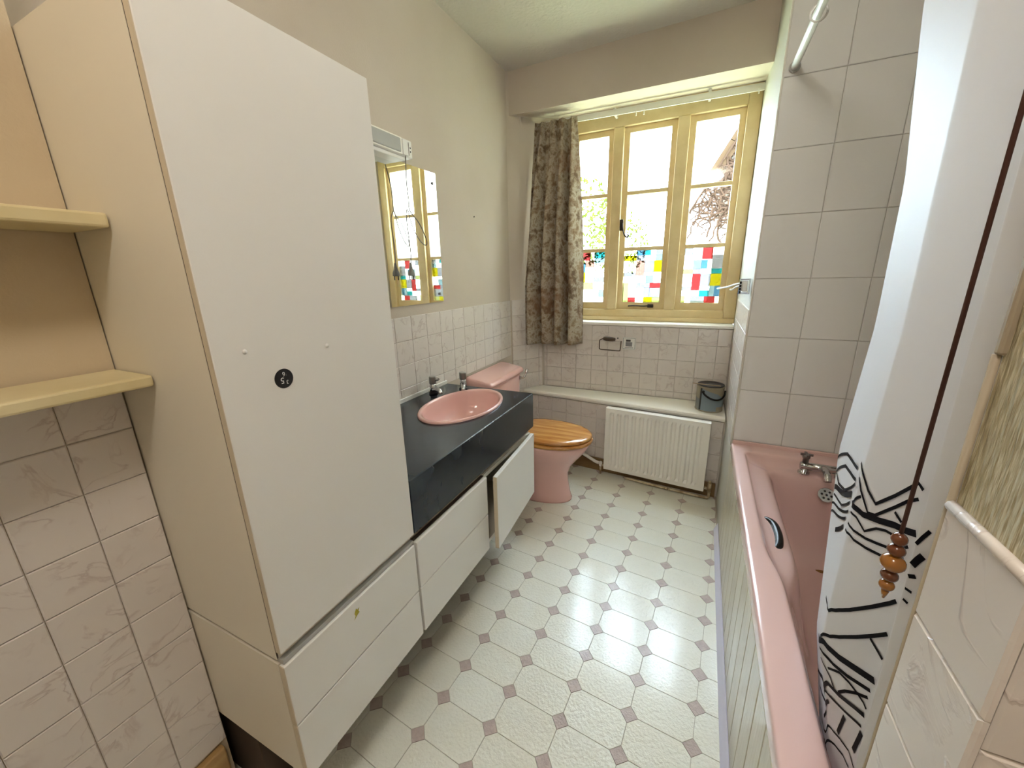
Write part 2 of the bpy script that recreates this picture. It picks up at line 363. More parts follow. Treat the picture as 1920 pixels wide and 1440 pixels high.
# vinyl floor: elongated octagons with small diamonds, laid a few degrees off the walls
A = Vector((0.0080, 0.1239)); B = Vector((0.1835, -0.0160)); O = Vector((1.141, -1.379)); T = 0.027
region = [(0.05, -2.80), (1.386, -2.80), (1.386, yb(1.386) - 0.021), (0.05, yb(0.05) - 0.021)]
def piece(name, poly, material):
    poly2 = clip_poly(poly, region)
    if len(poly2) < 3 or area(poly2) < 0.00012: return
    cx = sum(p[0] for p in poly2) / len(poly2); cy = sum(p[1] for p in poly2) / len(poly2)
    key = None
    if len(poly2) == len(poly) and abs(area(poly2) - area(poly)) < 1e-9: key = material
    if key and key in FL: me = FL[key]
    else:
        n = len(poly2)
        ins = [(cx + (p[0] - cx) * 0.993 - cx, cy + (p[1] - cy) * 0.99 - cy) for p in poly2]
        top = [(x * 0.992, y * 0.988, 0.0) for x, y in ins]
        vs = [(x, y, -0.004) for x, y in ins] + [(x, y, -0.0008) for x, y in ins] + top
        f = [tuple(range(2 * n, 3 * n))]
        for k in range(2):
            f += [(k * n + j, k * n + (j + 1) % n, (k + 1) * n + (j + 1) % n, (k + 1) * n + j) for j in range(n)]
        me = bpy.data.meshes.new(name); me.from_pydata(vs, [], f); me.update(); me.materials.append(M(material))
        if key: FL[key] = me
    o = bpy.data.objects.new(name, me); COL.objects.link(o); o.location = (cx, cy, 0); o.parent = floor
FL = {}
uA = A.normalized() * T; uB = B.normalized() * T
for i in range(-13, 12):
    for j in range(-7, 4):
        c = O + A * i + B * j
        piece('diamond_tile', [tuple(c - uB), tuple(c - uA), tuple(c + uB), tuple(c + uA)], 'diamond')
        q = [c, c + B, c + B + A, c + A]
        piece('octagon_tile', [tuple(p) for p in (q[0] + uB, q[1] - uB, q[1] + uA, q[2] - uA, q[2] - uB, q[3] + uB, q[3] - uA, q[0] + uA)], 'vinyl')
# ------------------------------------------------------------------ window
YW = 0.136
win = struct(box('window_1', 0.256, 0.326, YW - 0.02, YW + 0.07, 1.02, 2.335, 'frame_paint', bev=0.004))
FR = 'frame_paint'
box('window_frame', 1.325, 1.392, YW - 0.02, YW + 0.07, 1.02, 2.335, FR, win, 0.004)
box('window_frame', 0.326, 1.325, YW - 0.02, YW + 0.07, 2.225, 2.335, FR, win, 0.004)
box('window_frame', 0.326, 1.325, YW - 0.02, YW + 0.07, 1.045, 1.095, FR, win, 0.004)
box('window_frame', 0.256, 1.392, YW - 0.035, YW + 0.07, 1.018, 1.048, FR, win, 0.006)
box('mullion', 0.590, 0.655, YW - 0.02, YW + 0.07, 1.095, 2.225, FR, win, 0.005)
box('mullion', 0.968, 1.035, YW - 0.02, YW + 0.07, 1.095, 2.225, FR, win, 0.005)
lights = [(0.326, 0.590), (0.655, 0.968), (1.035, 1.325)]
film_r = [('g',0,0,.22,.13),('w',0,.13,.22,.22),('w',.22,0,.46,.22),('r',.46,0,.73,.21),('w',.73,0,1,.14),('g',.73,.14,1,.21),
 ('w',0,.22,.25,.38),('c',.25,.22,.46,.38),('b',.46,.22,.62,.38),('w',.62,.22,.73,.38),('g',.73,.21,1,.38),
 ('p',0,.38,.25,.47),('g',.25,.38,.46,.47),('w',.46,.38,.73,.47),('t',.73,.38,1,.47),
 ('w',0,.47,.25,.70),('r',.25,.47,.47,.77),('g',.47,.47,.73,.70),('y',.73,.47,1,.69),
 ('g',0,.70,.25,.77),('w',0,.77,.25,.87),('w',.47,.70,.73,.77),('t',.47,.77,.73,.88),('c',.73,.69,.86,.88),('b',.86,.69,1,.88),
 ('p',0,.87,.1,1),('w',.1,.87,.25,1),('w',.25,.77,.47,.88),('g',.25,.88,.62,1),('r',.62,.88,.9,1),('w',.9,.88,1,1)]
film_m = [('w',0,0,.2,.1),('w',.2,0,.33,.1),('b',.33,0,.55,.1),('t',.55,0,.7,.1),('w',.7,0,.83,.1),('g',.83,0,1,.1),
 ('y',0,.1,.33,.2),('g',.33,.1,.55,.2),('w',.55,.1,.83,.2),('c',.83,.1,1,.2),
 ('w',0,.2,.33,.42),('s',.33,.2,.55,.48),('g',.55,.2,.8,.42),('y',.8,.2,1,.42),
 ('g',0,.42,.33,.5),('w',.55,.42,.8,.48),('w',.8,.42,1,.62),('w',0,.5,.33,.62),('w',.33,.48,.6,.62),('c',.6,.48,.8,.62),
 ('p',0,.62,.15,1),('w',.15,.62,.35,.9),('g',.35,.62,.72,.72),('r',.72,.62,1,.72),('w',.35,.72,.57,1),('g',.57,.72,.72,.9),('g',.72,.72,1,.9),
 ('r',.15,.9,.35,1),('y',.57,.9,.8,1),('p',.8,.9,1,1)]
film_l = [('w',0,0,.2,.2),('r',.2,0,.48,.16),('w',.48,0,.62,.16),('t',.62,0,1,.12),('c',.62,.12,1,.22),('b',0,.2,.3,.4),('s',.3,.16,.62,.3),('w',.3,.3,.62,.52),
 ('w',.62,.22,1,.5),('y',0,.4,.3,.6),('w',0,.6,.2,.75),('p',.2,.6,.6,.75),('w',.3,.52,.62,.6),('g',.62,.5,1,.6),('w',.6,.6,1,.75),('r',0,.75,.2,1),('w',.2,.75,.8,1),('c',.8,.75,1,.9),('w',.8,.9,1,1)]
for li, (a, b) in enumerate(lights):
    y0, y1 = YW + 0.008, YW + 0.05
    sash = boxes('casement', [(a, a + 0.034, y0, y1, 1.095, 2.225), (b - 0.034, b, y0, y1, 1.095, 2.225), (a + 0.034, b - 0.034, y0, y1, 2.190, 2.225), (a + 0.034, b - 0.034, y0, y1, 1.095, 1.142)], FR, win)
    for zb in (1.841, 1.494):
        box('glazing_bar', a + 0.034, b - 0.034, y0 + 0.004, y1 - 0.006, zb - 0.012, zb + 0.012, FR, sash, 0.003)
    for k, (z0, z1) in enumerate(((1.142, 1.485), (1.503, 1.832), (1.850, 2.190))):
        x0, x1 = a + 0.034, b - 0.034
        pane = box('pane', x0, x1, y0 + 0.018, y0 + 0.022, z0, z1, GL, win)
        if k == 0:
            bars = set()
            for c, u0, v0, u1, v1 in (film_l, film_m, film_r)[li]:
                X0, X1 = x0 + (x1 - x0) * u0, x0 + (x1 - x0) * u1; Z1, Z0 = z1 - (z1 - z0) * v0, z1 - (z1 - z0) * v1
                pyd('coloured_pane', [(X0, y0 + 0.0165, Z0), (X1, y0 + 0.0165, Z0), (X1, y0 + 0.0165, Z1), (X0, y0 + 0.0165, Z1), (X0, y0 + 0.0173, Z0), (X1, y0 + 0.0173, Z0), (X1, y0 + 0.0173, Z1), (X0, y0 + 0.0173, Z1)],
                    [(0, 1, 2, 3), (4, 5, 6, 7), (0, 1, 5, 4), (1, 2, 6, 5), (2, 3, 7, 6), (3, 0, 4, 7)][0:1], M('film_' + c), win)
                bars.add((X0 - 0.0006, X0 + 0.0006, y0 + 0.015, y0 + 0.016, Z0, Z1)); bars.add((X0, X1, y0 + 0.015, y0 + 0.016, Z1 - 0.0006, Z1 + 0.0006))
            boxes('lead_line', sorted(bars), 'grey_print', win)
# iron furniture of the middle casement
lat = tube('window_latch', smooth_path([(0.664, YW + 0.0, 1.665), (0.672, YW - 0.022, 1.655), (0.678, YW - 0.034, 1.62), (0.690, YW - 0.036, 1.585), (0.705, YW - 0.036, 1.567), (0.717, YW - 0.036, 1.575), (0.713, YW - 0.036, 1.587)]), 0.0045, 'iron', win, 8)
box('latch_plate', 0.655, 0.677, YW - 0.024, YW - 0.016, 1.61, 1.68, 'iron', win, 0.002)
tube('window_stay', smooth_path([(0.735, YW - 0.005, 1.118), (0.78, YW - 0.012, 1.121), (0.84, YW - 0.012, 1.119), (0.89, YW - 0.008, 1.122), (0.90, YW - 0.006, 1.116)]), 0.0045, 'iron', win, 8)
box('stay_plate', 0.862, 0.90, YW + 0.0, YW + 0.012, 1.108, 1.13, 'iron', win, 0.002)

# curtain track and the curtain
trk = thing('curtain_track', 'white curtain track fixed under the lintel over the window', 'curtain track', (0.7, 0.03, 2.26))
pyd('track_rail',
    [(0.13, 0.018, 2.268), (1.388, 0.018, 2.250), (1.388, 0.026, 2.250), (0.13, 0.026, 2.268), (0.13, 0.018, 2.300), (1.388, 0.018, 2.284), (1.388, 0.026, 2.284), (0.13, 0.026, 2.300)],
    [(0, 1, 2, 3), (4, 5, 6, 7), (0, 1, 5, 4), (1, 2, 6, 5), (2, 3, 7, 6), (3, 0, 4, 7)], 'white_plastic', trk)
for xx in (0.60, 1.12):
    box('track_bracket', xx, xx + 0.014, 0.024, 0.112, 2.270, 2.306, 'white_plastic', trk, 0.002)
for xx in (0.735, 0.78, 1.36):
    box('glider_hook', xx, xx + 0.006, 0.012, 0.02, 2.236, 2.262, 'white_plastic', trk, 0.001)
# hanging cloth: pleats tighten at the heading, swell lower down
def cloth_grid(name, fx, ns, zs, material, parent=None, thick=0.0016):
    vs = [fx(s / ns, z) for z in zs for s in range(ns + 1)]; n = ns + 1
    f = [(i * n + j, i * n + j + 1, (i + 1) * n + j + 1, (i + 1) * n + j) for i in range(len(zs) - 1) for j in range(ns)]
    o = pyd(name, vs, f, material, parent, True)
    so = o.modifiers.new('thickness', 'SOLIDIFY'); so.thickness = thick; so.offset = 0
    return o
def wcurt(s, z):
    t = (2.272 - z) / 1.41
    xl = 0.128 + (0.066 - 0.128) * min(1, t * 1.4); xr_ = 0.398 + (0.450 - 0.398) * min(1, t * 1.5)
    base = -0.030 - 0.085 * min(1, t * 1.6) * (1 - s) ** 0.8
    ph = s * 4.1 * 2 * PI + 0.5 + 0.5 * math.sin(t * 2.0)
    amp = (0.018 + 0.040 * min(1, t * 2)) * (0.8 + 0.4 * math.sin(s * 9 + 1))
    fine = 0.006 * math.sin(s * 62) * max(0, 1 - t * 5)
    x = xl + (xr_ - xl) * s + 0.012 * math.sin(ph + 0.8) * min(1, t * 2)
    y = base + amp * math.sin(ph) - 0.02 + fine + 0.006 * math.sin(z * 5 + s * 11)
    lim = -0.23 + 0.23 / 0.155 * x - 0.03
    return (x, min(y, lim, -0.002), z)
zs = [2.272 - 1.408 * k / 46 for k in range(47)]
cu = cloth_grid('window_curtain', wcurt, 150, zs, 'curtain_print'); tag(cu, 'brown, grey and beige blotch-print curtain drawn to the left of the window', 'curtain')

# ------------------------------------------------------------------ tall cupboard, drawer units, vanity
XF = 0.505; XB = 0.487
YN, YM, YV, YE = -2.376, -1.959, -1.521, -1.047
tc_ = thing('tall_cupboard', 'tall white cupboard with a plain door and a round black sticker', 'cupboard', (0.25, -2.17, 0.600))
boxes('body', [(0.004, XB, YN, YN + 0.016, 0.600, 1.750), (0.004, XB, YM - 0.016, YM, 0.600, 1.750), (0.004, 0.02, YN + 0.016, YM - 0.016, 0.600, 1.750), (0.02, XB, YN + 0.016, YM - 0.016, 1.734, 1.750), (0.02, XB, YN + 0.016, YM - 0.016, 0.600, 0.617)], 'laminate_side', tc_)
box('shadow_strip', XB - 0.006, XB + 0.0005, YN + 0.001, YN + 0.004, 0.602, 1.748, 'shadow_gap', tc_)
dr = box('door', XB + 0.0022, XF, YN + 0.001, YM - 0.001, 0.622, 1.761, 'laminate', tc_, 0.0012, 1)
boxes('door_edging', [(XB + 0.004, XF - 0.0015, YN - 0.0002, YN + 0.0012, 0.623, 1.760)], 'edge', tc_)
st = disc('round_sticker', (XF, -2.264, 1.170), (1, 0, 0), 0.0185, 0.0006, 'black_plastic', tc_, 40)
def glyph(name, txt, size, y, z, rot, material, parent):
    cu_ = bpy.data.curves.new(name, 'FONT'); cu_.body = txt; cu_.size = size; cu_.align_x = 'CENTER'; cu_.align_y = 'CENTER'; cu_.extrude = 0.0001
    ob = bpy.data.objects.new(name, cu_); COL.objects.link(ob)
    dg = bpy.context.evaluated_depsgraph_get(); me = bpy.data.meshes.new_from_object(ob.evaluated_get(dg)); bpy.data.objects.remove(ob)
    R_ = Matrix.Translation((XF + 0.0008, y, z)) @ Matrix(((0, 0, 1, 0), (1, 0, 0, 0), (0, 1, 0, 0), (0, 0, 0, 1))) @ Matrix.Rotation(rot, 4, 'Z')
    me.transform(R_); me.materials.clear()
    return link(name, me, material, parent)
glyph('sticker_digit', '6', 0.0120, -2.2635, 1.1786, PI, 'sticker_white', st)
glyph('sticker_digit', '5', 0.0165, -2.2680, 1.1672, PI, 'sticker_white', st)
glyph('sticker_digit', '3', 0.0105, -2.2586, 1.1622, PI, 'sticker_white', st)
glyph('sticker_digit', '1', 0.0060, -2.2590, 1.1760, PI, 'grey_print', st)
for yy, zz in ((-2.324, 1.232), (-2.159, 1.215)):
    lathe('filler_blob', [(0.0045, 0), (0.004, 0.0012), (0.002, 0.0022), (0.0004, 0.0025)], 0, 0, 'white_plastic', dr, 10, mx=Matrix.Translation((XF, yy, zz)) @ Matrix.Rotation(PI / 2, 4, 'Y'))
def drawer_unit(name, label, y0, y1, splits, side):
    t = thing(name, label, 'drawer unit', (0.25, (y0 + y1) / 2, 0.262), 'white drawer units under the cupboard and worktop')
    boxes('body', [(0.004, XB, y0, y0 + 0.016, 0.262, 0.588), (0.004, XB, y1 - 0.016, y1, 0.262, 0.588), (0.004, 0.02, y0 + 0.016, y1 - 0.016, 0.262, 0.588), (0.02, XB - 0.02, y0 + 0.016, y1 - 0.016, 0.262, 0.278), (0.02, XB, y0 + 0.016, y1 - 0.016, 0.572, 0.588)], side, t)
    for a, b in splits:
        d = box('drawer', XB + 0.0015, XF, y0 + 0.0015, y1 - 0.0015, a, b, 'laminate', t, 0.0012, 1)
    return t
du1 = drawer_unit('drawer_unit', 'white two-drawer unit below the tall cupboard, yellow mark on the top drawer', YN, YM - 0.002, ((0.4260, 0.5865), (0.260, 0.4215)), 'laminate_side')
boxes('drawer_edging', [(XB + 0.003, XF - 0.0015, YN - 0.0003, YN + 0.002, 0.4255, 0.5855), (XB + 0.003, XF - 0.0015, YN - 0.0003, YN + 0.002, 0.261, 0.4215)], 'edge', du1)
pyd('yellow_mark', [(XF + .0006, -2.200, .538), (XF + .0006, -2.194, .548), (XF + .0012, -2.197, .556), (XF + .0006, -2.190, .566), (XF + .0008, -2.186, .560), (XF + .0006, -2.180, .563), (XF + .0010, -2.184, .554), (XF + .0006, -2.181, .549), (XF + .0006, -2.189, .546)], [(0, 1, 8), (1, 2, 7, 8), (2, 3, 4), (2, 4, 6), (4, 5, 6), (2, 6, 7)], 'yellow_residue', du1)
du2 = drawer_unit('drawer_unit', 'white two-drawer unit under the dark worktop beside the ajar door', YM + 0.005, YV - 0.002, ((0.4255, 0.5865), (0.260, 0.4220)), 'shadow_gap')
vc = thing('vanity_cupboard', 'white cupboard under the worktop with its door ajar next to the toilet', 'cupboard', (0.25, -1.29, 0.262))
boxes('body', [(0.004, XB, YV + 0.004, YV + 0.02, 0.262, 0.588), (0.004, XB, YE - 0.018, YE - 0.002, 0.262, 0.588), (0.004, 0.02, YV + 0.02, YE - 0.018, 0.262, 0.588), (0.02, XB, YV + 0.02, YE - 0.018, 0.262, 0.278), (0.02, XB, YV + 0.02, YE - 0.018, 0.572, 0.588)], 'laminate_side', vc)
mxd = Matrix.Translation((XB + 0.004, YE - 0.003, 0)) @ Matrix.Rotation(math.radians(4.2), 4, 'Z')
vd = box('door', 0.0, 0.018, -0.463, 0.0, 0.260, 0.586, 'laminate', vc, 0.0012, 1, mx=mxd)
for zz in (0.33, 0.52):
    box('hinge', -0.010, 0.0, -0.045, -0.012, zz - 0.018, zz + 0.018, 'dull_chrome', vd, 0.002, mx=mxd)
boxes('door_edging', [(0.001, 0.017, -0.4642, -0.4632, 0.261, 0.585)], 'edge', vd, mx=mxd)
# recessed rail under the worktop and a dark recessed plinth
struct(boxes('trim_5', [(0.01, 0.478, YM + 0.004, YE - 0.003, 0.589, 0.6215)], 'rail_strip'))
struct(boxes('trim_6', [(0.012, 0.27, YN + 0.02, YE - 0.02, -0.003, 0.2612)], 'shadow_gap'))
struct(boxes('trim_7', [(0.004, XF - 0.006, YN + 0.005, YM - 0.002, 0.5885, 0.5995)], 'grey_diffuser'))

# worktop with an oval opening
BC = Vector((0.285, -1.33)); BA, BB = 0.1586, 0.243
def rect_ring(n, x0, x1, y0, y1):
    pts = []
    for k in range(n):
        a = 2 * PI * (k + 0.5) / n; d = Vector((math.cos(a) * BA, math.sin(a) * BB)); ts = []
        if d.x > 1e-9: ts.append((x1 - BC.x) / d.x)
        if d.x < -1e-9: ts.append((x0 - BC.x) / d.x)
        if d.y > 1e-9: ts.append((y1 - BC.y) / d.y)
        if d.y < -1e-9: ts.append((y0 - BC.y) / d.y)
        t = min(ts); pts.append(BC + d * t)
    for c in ((x0, y0), (x0, y1), (x1, y0), (x1, y1)):
        i = min(range(n), key=lambda k: (pts[k] - Vector(c)).length); pts[i] = Vector(c)
    return pts
N = 96
def ell(sc, z): return [(BC.x + BA * sc * math.cos(2 * PI * (k + 0.5) / N), BC.y + BB * sc * math.sin(2 * PI * (k + 0.5) / N), z) for k in range(N)]
wx0, wx1, wy0, wy1 = 0.012, XF, YM + 0.003, YE
rings = [ell(0.955, 0.765), ell(0.955, 0.794), [(p.x, p.y, 0.794) for p in rect_ring(N, wx0, wx1 - 0.003, wy0, wy1 - 0.003)], [(p.x, p.y, 0.7915) for p in rect_ring(N, wx0, wx1, wy0, wy1)], [(p.x, p.y, 0.6227) for p in rect_ring(N, wx0, wx1, wy0, wy1)], [(p.x, p.y, 0.6227) for p in rect_ring(N, wx0 + 0.02, wx1 - 0.02, wy0 + 0.02, wy1 - 0.02)]]
tag(loft('worktop', rings, 'worktop', None, False, False, smooth=False), 'dark slate-look worktop with a deep front around the pink basin', 'worktop')
struct(box('trim_8', 0.0, 0.0115, YM + 0.003, YE, 0.788, 0.812, 'white_plastic', bev=0.003))
basin = thing('basin', 'oval pink inset wash basin in the dark worktop', 'basin', (BC.x, BC.y, 0.794))
prof = [(1.0, 0.7945), (1.0, 0.799), (0.985, 0.8035), (0.955, 0.8045), (0.925, 0.802), (0.905, 0.795), (0.885, 0.775), (0.85, 0.745), (0.78, 0.710), (0.64, 0.682), (0.45, 0.668), (0.2, 0.661), (0.08, 0.659)]
loft('bowl', [ell(s, z) for s, z in prof], 'pink', basin, False, True)
disc('waste', (BC.x, BC.y, 0.6592), (0, 0, 1), 0.019, 0.003, 'chrome', basin)
def pillar_tap(label, x, y, ang, hand):
    t = thing('pillar_tap', label, 'tap', (x, y, 0.794), 'chrome pillar taps at the basin')
    mx = Matrix.Translation((x, y, 0.794)) @ Matrix.Rotation(ang, 4, 'Z')
    lathe('base', [(0.021, 0.0005), (0.021, 0.007), (0.017, 0.011)], 0, 0, 'black_plastic', t, 20, mx=mx)
    lathe('body', [(0.0165, 0.008), (0.0165, 0.040), (0.0145, 0.045), (0.0145, 0.05)], 0, 0, 'chrome', t, 24, mx=mx)
    loft('spout', [[mx @ p for p in r] for r in tube_rings(smooth_path([(0.008, 0, 0.024), (0.035, 0, 0.030), (0.062, 0, 0.028), (0.072, 0, 0.016)]), [0.013] * 7 + [0.012] * 6 + [0.0105] * 6, 14)], 'chrome', t)
    h = lathe('handle', [(0.0155, 0.050), (0.0175, 0.054), (0.0175, 0.084), (0.016, 0.088), (0.008, 0.0885)], 0, 0, 'dull_chrome', t, 8, mx=mx)
    if hand:
        tube('lever', [mx @ Vector(p) for p in ((0.014, 0.006, 0.066), (0.026, 0.016, 0.072), (0.030, 0.018, 0.078))], [0.0035, 0.004, 0.005], 'chrome', h, 8)
    return t
pillar_tap('chrome pillar tap nearer the tall cupboard, by the white upstand', 0.056, -1.232, math.radians(-25), True)
pillar_tap('chrome pillar tap nearer the toilet cistern', 0.150, -1.108, math.radians(-58), False)

# ------------------------------------------------------------------ mirror and shaver light on the left wall
mir = thing('wall_mirror', 'frameless rectangular mirror on the left wall reflecting the window', 'mirror', (0.004, -1.37, 1.223))
box('glass', 0.0025, 0.0075, -1.715, -1.026, 1.223, 1.812, 'mirror_silver', mir, 0.0006, 1)
for yy, zz in ((-1.055, 1.765), (-1.058, 1.262), (-1.68, 1.765), (-1.68, 1.262)):
    disc('screw_cap', (0.0075, yy, zz), (1, 0, 0), 0.0065, 0.004, 'tin_dark', mir, 14)
sl = thing('shaver_light', 'white strip light with shaver socket above the mirror', 'wall light', (0.03, -1.48, 1.79))
box('housing', 0.0, 0.066, -1.715, -1.258, 1.813, 1.880, 'white_plastic', sl, 0.006)
box('diffuser', 0.060, 0.074, -1.70, -1.335, 1.822, 1.872, 'grey_diffuser', sl, 0.004)
box('diffuser_rim', 0.058, 0.070, -1.71, -1.325, 1.816, 1.878, 'white_paint', sl, 0.003)
box('under_lip', 0.0, 0.060, -1.712, -1.30, 1.800, 1.8135, 'white_plastic', sl, 0.003)
box('socket_cover', 0.060, 0.071, -1.320, -1.288, 1.818, 1.874, 'white_plastic', sl, 0.002)
box('socket_slot', 0.0655, 0.0668, -1.284, -1.280, 1.822, 1.870, 'shadow_gap', sl)
for zz in (1.838, 1.852): disc('socket_hole', (0.0658, -1.271, zz), (1, 0, 0), 0.0032, 0.001, 'black_plastic', sl, 10)
lathe('lamp_screw', [(0.005, 1.88), (0.005, 1.889), (0.003, 1.892)], 0.03, -1.335, 'white_plastic', sl, 10)
cb = thing('power_cable', 'grey cable looping down in front of the mirror to a plug', 'cable', (0.05, -1.30, 1.34))
tube('flex', smooth_path([(0.068, -1.304, 1.83), (0.062, -1.301, 1.804), (0.05, -1.292, 1.72), (0.05, -1.289, 1.66), (0.05, -1.286, 1.616), (0.055, -1.236, 1.569), (0.058, -1.198, 1.505), (0.056, -1.205, 1.482), (0.05, -1.240, 1.505), (0.045, -1.274, 1.56), (0.044, -1.291, 1.615), (0.046, -1.303, 1.612), (0.05, -1.312, 1.570), (0.05, -1.305, 1.46), (0.05, -1.309, 1.40)], 5), 0.0022, 'cable', cb, 6)
pm = Matrix.Translation((0.05, -1.312, 1.372))
loft('plug', [[pm @ Vector((sx * 0.008 * math.cos(a), w * math.sin(a), z)) for a in [2 * PI * k / 12 for k in range(12)]] for z, w, sx in ((0.034, 0.004, 0.6), (0.018, 0.006, 0.8), (0.008, 0.010, 1), (-0.006, 0.020, 1.1), (-0.018, 0.022, 1.0), (-0.021, 0.019, 0.9))], 'cable', cb)
for dy in (-0.012, 0.012): tube('pin', [(0.05, -1.312 + dy, 1.353), (0.05, -1.312 + dy, 1.334)], 0.0024, 'tin_dark', cb, 8)
tag(tube('wall_nail', [(0.0, -0.672, 1.661), (0.006, -0.678, 1.662)], 0.003, 'iron', None, 8), 'tiny dark nail head in the bare painted wall', 'nail')

# ------------------------------------------------------------------ toilet
TY = -0.638
def egg(x0, x1, hw, z, n=40, blunt=0.0):
    """egg outline, blunt at the back (x0), round at the front (x1)"""
    xm = x0 + (x1 - x0) * 0.45; out = []
    for k in range(n):
        a = 2 * PI * k / n; c, s = math.cos(a), math.sin(a)
        if c >= 0: x = xm + (x1 - xm) * c; y = hw * s
        else:
            e = 1 - 0.45 * blunt
            x = xm - (xm - x0) * abs(c) ** e; y = hw * (abs(s) ** (1 - 0.4 * blunt)) * (1 if s >= 0 else -1)
        out.append((x, TY + y, z))
    return out
wc = thing('toilet', 'pink ceramic toilet with a varnished wooden seat beside the vanity', 'toilet', (0.3, TY, 0.0))
rings = [egg(0.16, 0.585, 0.112, -0.002), egg(0.16, 0.588, 0.114, 0.012), egg(0.165, 0.575, 0.106, 0.05), egg(0.17, 0.562, 0.100, 0.12), egg(0.17, 0.560, 0.100, 0.18), egg(0.165, 0.580, 0.112, 0.23), egg(0.16, 0.620, 0.138, 0.28), egg(0.155, 0.660, 0.163, 0.33), egg(0.15, 0.683, 0.176, 0.372), egg(0.15, 0.685, 0.177, 0.385), egg(0.155, 0.675, 0.170, 0.390)]
loft('pan', rings, 'pink', wc)
box('pan_back', 0.012, 0.24, TY - 0.10, TY + 0.10, 0.24, 0.392, 'pink', wc, 0.03, 4)
rings = [egg(0.235, 0.694, 0.180, 0.392, blunt=1), egg(0.230, 0.702, 0.186, 0.398, blunt=1), egg(0.230, 0.703, 0.187, 0.408, blunt=1), egg(0.235, 0.697, 0.182, 0.413, blunt=1), egg(0.32, 0.60, 0.105, 0.413), egg(0.325, 0.595, 0.10, 0.392)]
loft('seat', rings, 'pine', wc, False, False)
rings = [egg(0.236, 0.692, 0.179, 0.418, blunt=1), egg(0.231, 0.698, 0.184, 0.423, blunt=1), egg(0.231, 0.698, 0.184, 0.431, blunt=1), egg(0.237, 0.690, 0.178, 0.437, blunt=1), egg(0.26, 0.66, 0.155, 0.4395, blunt=1), egg(0.36, 0.54, 0.06, 0.4405)]
loft('seat_lid', rings, 'pine', wc)
for s in (-1, 1): tube('seat_hinge', [(0.222, TY + s * 0.075 - 0.02, 0.412), (0.222, TY + s * 0.075 + 0.02, 0.412)], 0.011, 'chrome', wc, 12)
def rrect(x0, x1, y0, y1, z, r, n=5):
    out = []
    for cx, cy, a0 in ((x1 - r, y1 - r, 0), (x0 + r, y1 - r, PI / 2), (x0 + r, y0 + r, PI), (x1 - r, y0 + r, 1.5 * PI)):
        for k in range(n + 1): a = a0 + PI / 2 * k / n; out.append(Vector((cx + r * math.cos(a), cy + r * math.sin(a), z)))
    return out
cis = loft('cistern', [rrect(0.012, 0.150, TY - 0.195, TY + 0.195, 0.392, 0.03), rrect(0.010, 0.155, TY - 0.205, TY + 0.205, 0.42, 0.03), rrect(0.010, 0.160, TY - 0.222, TY + 0.222, 0.70, 0.03), rrect(0.010, 0.160, TY - 0.223, TY + 0.223, 0.728, 0.03)], 'pink', wc)
lid = []
for ex, dz, r in ((0.004, 0.0, 0.026), (-0.004, 0.006, 0.03), (-0.004, 0.018, 0.03), (0.002, 0.027, 0.026), (0.012, 0.031, 0.02)):
    ring = rrect(0.006 + max(ex, 0), 0.176 - ex, TY - 0.234 + ex, TY + 0.234 - ex, 0.0, r)
    for p in ring: p.z = 0.726 + dz + (0.03 * (0.18 - p.x) / 0.18 if dz > 0.015 else 0)
    lid.append(ring)
loft('cistern_lid', lid, 'pink', wc)
disc('lever_boss', (0.158, TY + 0.195, 0.690), (1, 0, 0), 0.012, 0.012, 'chrome', wc, 16)
loft('flush_lever', tube_rings(smooth_path([(0.168, TY + 0.195, 0.690), (0.182, TY + 0.200, 0.692), (0.192, TY + 0.213, 0.705), (0.196, TY + 0.225, 0.728), (0.196, TY + 0.232, 0.742)]), [0.006] * 8 + [0.007] * 8 + [0.009] * 9, 10), 'chrome', wc)

# ------------------------------------------------------------------ radiator and pipes
ang = math.atan(-0.09)
rm = Matrix.Translation((0.697, -0.268, 0.047)) @ Matrix.Rotation(ang, 4, 'Z')
rad = thing('radiator', 'white fluted panel radiator under the window ledge', 'radiator', (1.01, -0.29, 0.047))
L_, H_ = 0.620, 0.450
cols = [(0.0, 0.0), (0.004, 0.0), (0.022, 0.0)]
nf = 12; fw_ = (L_ - 0.05) / nf
for k in range(nf):
    a = 0.025 + k * fw_
    cols += [(a, 0), (a + fw_ * 0.18, 1), (a + fw_ * 0.46, 1), (a + fw_ * 0.64, 0)]
cols += [(L_ - 0.022, 0), (L_ - 0.004, 0), (L_, 0)]
rows = [(0.0, 0, 0.012), (0.006, 0, 0.0), (0.030, 0, 0.0), (0.050, 1, 0.0), (H_ - 0.050, 1, 0.0), (H_ - 0.030, 0, 0.0), (H_ - 0.006, 0, 0.0), (H_, 0, 0.012)]
vs = []; fs = []
for z, k, back in rows:
    for (u, d) in cols: vs.append(rm @ Vector((u, back + (0.011 * d * k), z)))
nc = len(cols)
for i in range(len(rows) - 1):
    for j in range(nc - 1): fs.append((i * nc + j, i * nc + j + 1, (i + 1) * nc + j + 1, (i + 1) * nc + j))
pyd('front_panel', vs, fs, 'radiator_paint', rad)
box('back_panel', 0.0, L_, 0.0125, 0.030, 0.0, H_, 'radiator_paint', rad, 0.003, 1, mx=rm)
boxes('bracket', [(0.10, 0.13, 0.030, 0.075, 0.05, 0.40)], 'radiator_paint', rad, mx=rm)
boxes('bracket', [(0.49, 0.52, 0.030, 0.075, 0.05, 0.40)], 'radiator_paint', rad, mx=rm)
tube('valve', [rm @ Vector(p) for p in ((-0.002, 0.02, 0.02), (-0.022, 0.02, 0.02))], 0.008, 'pipe_paint', rad, 10)
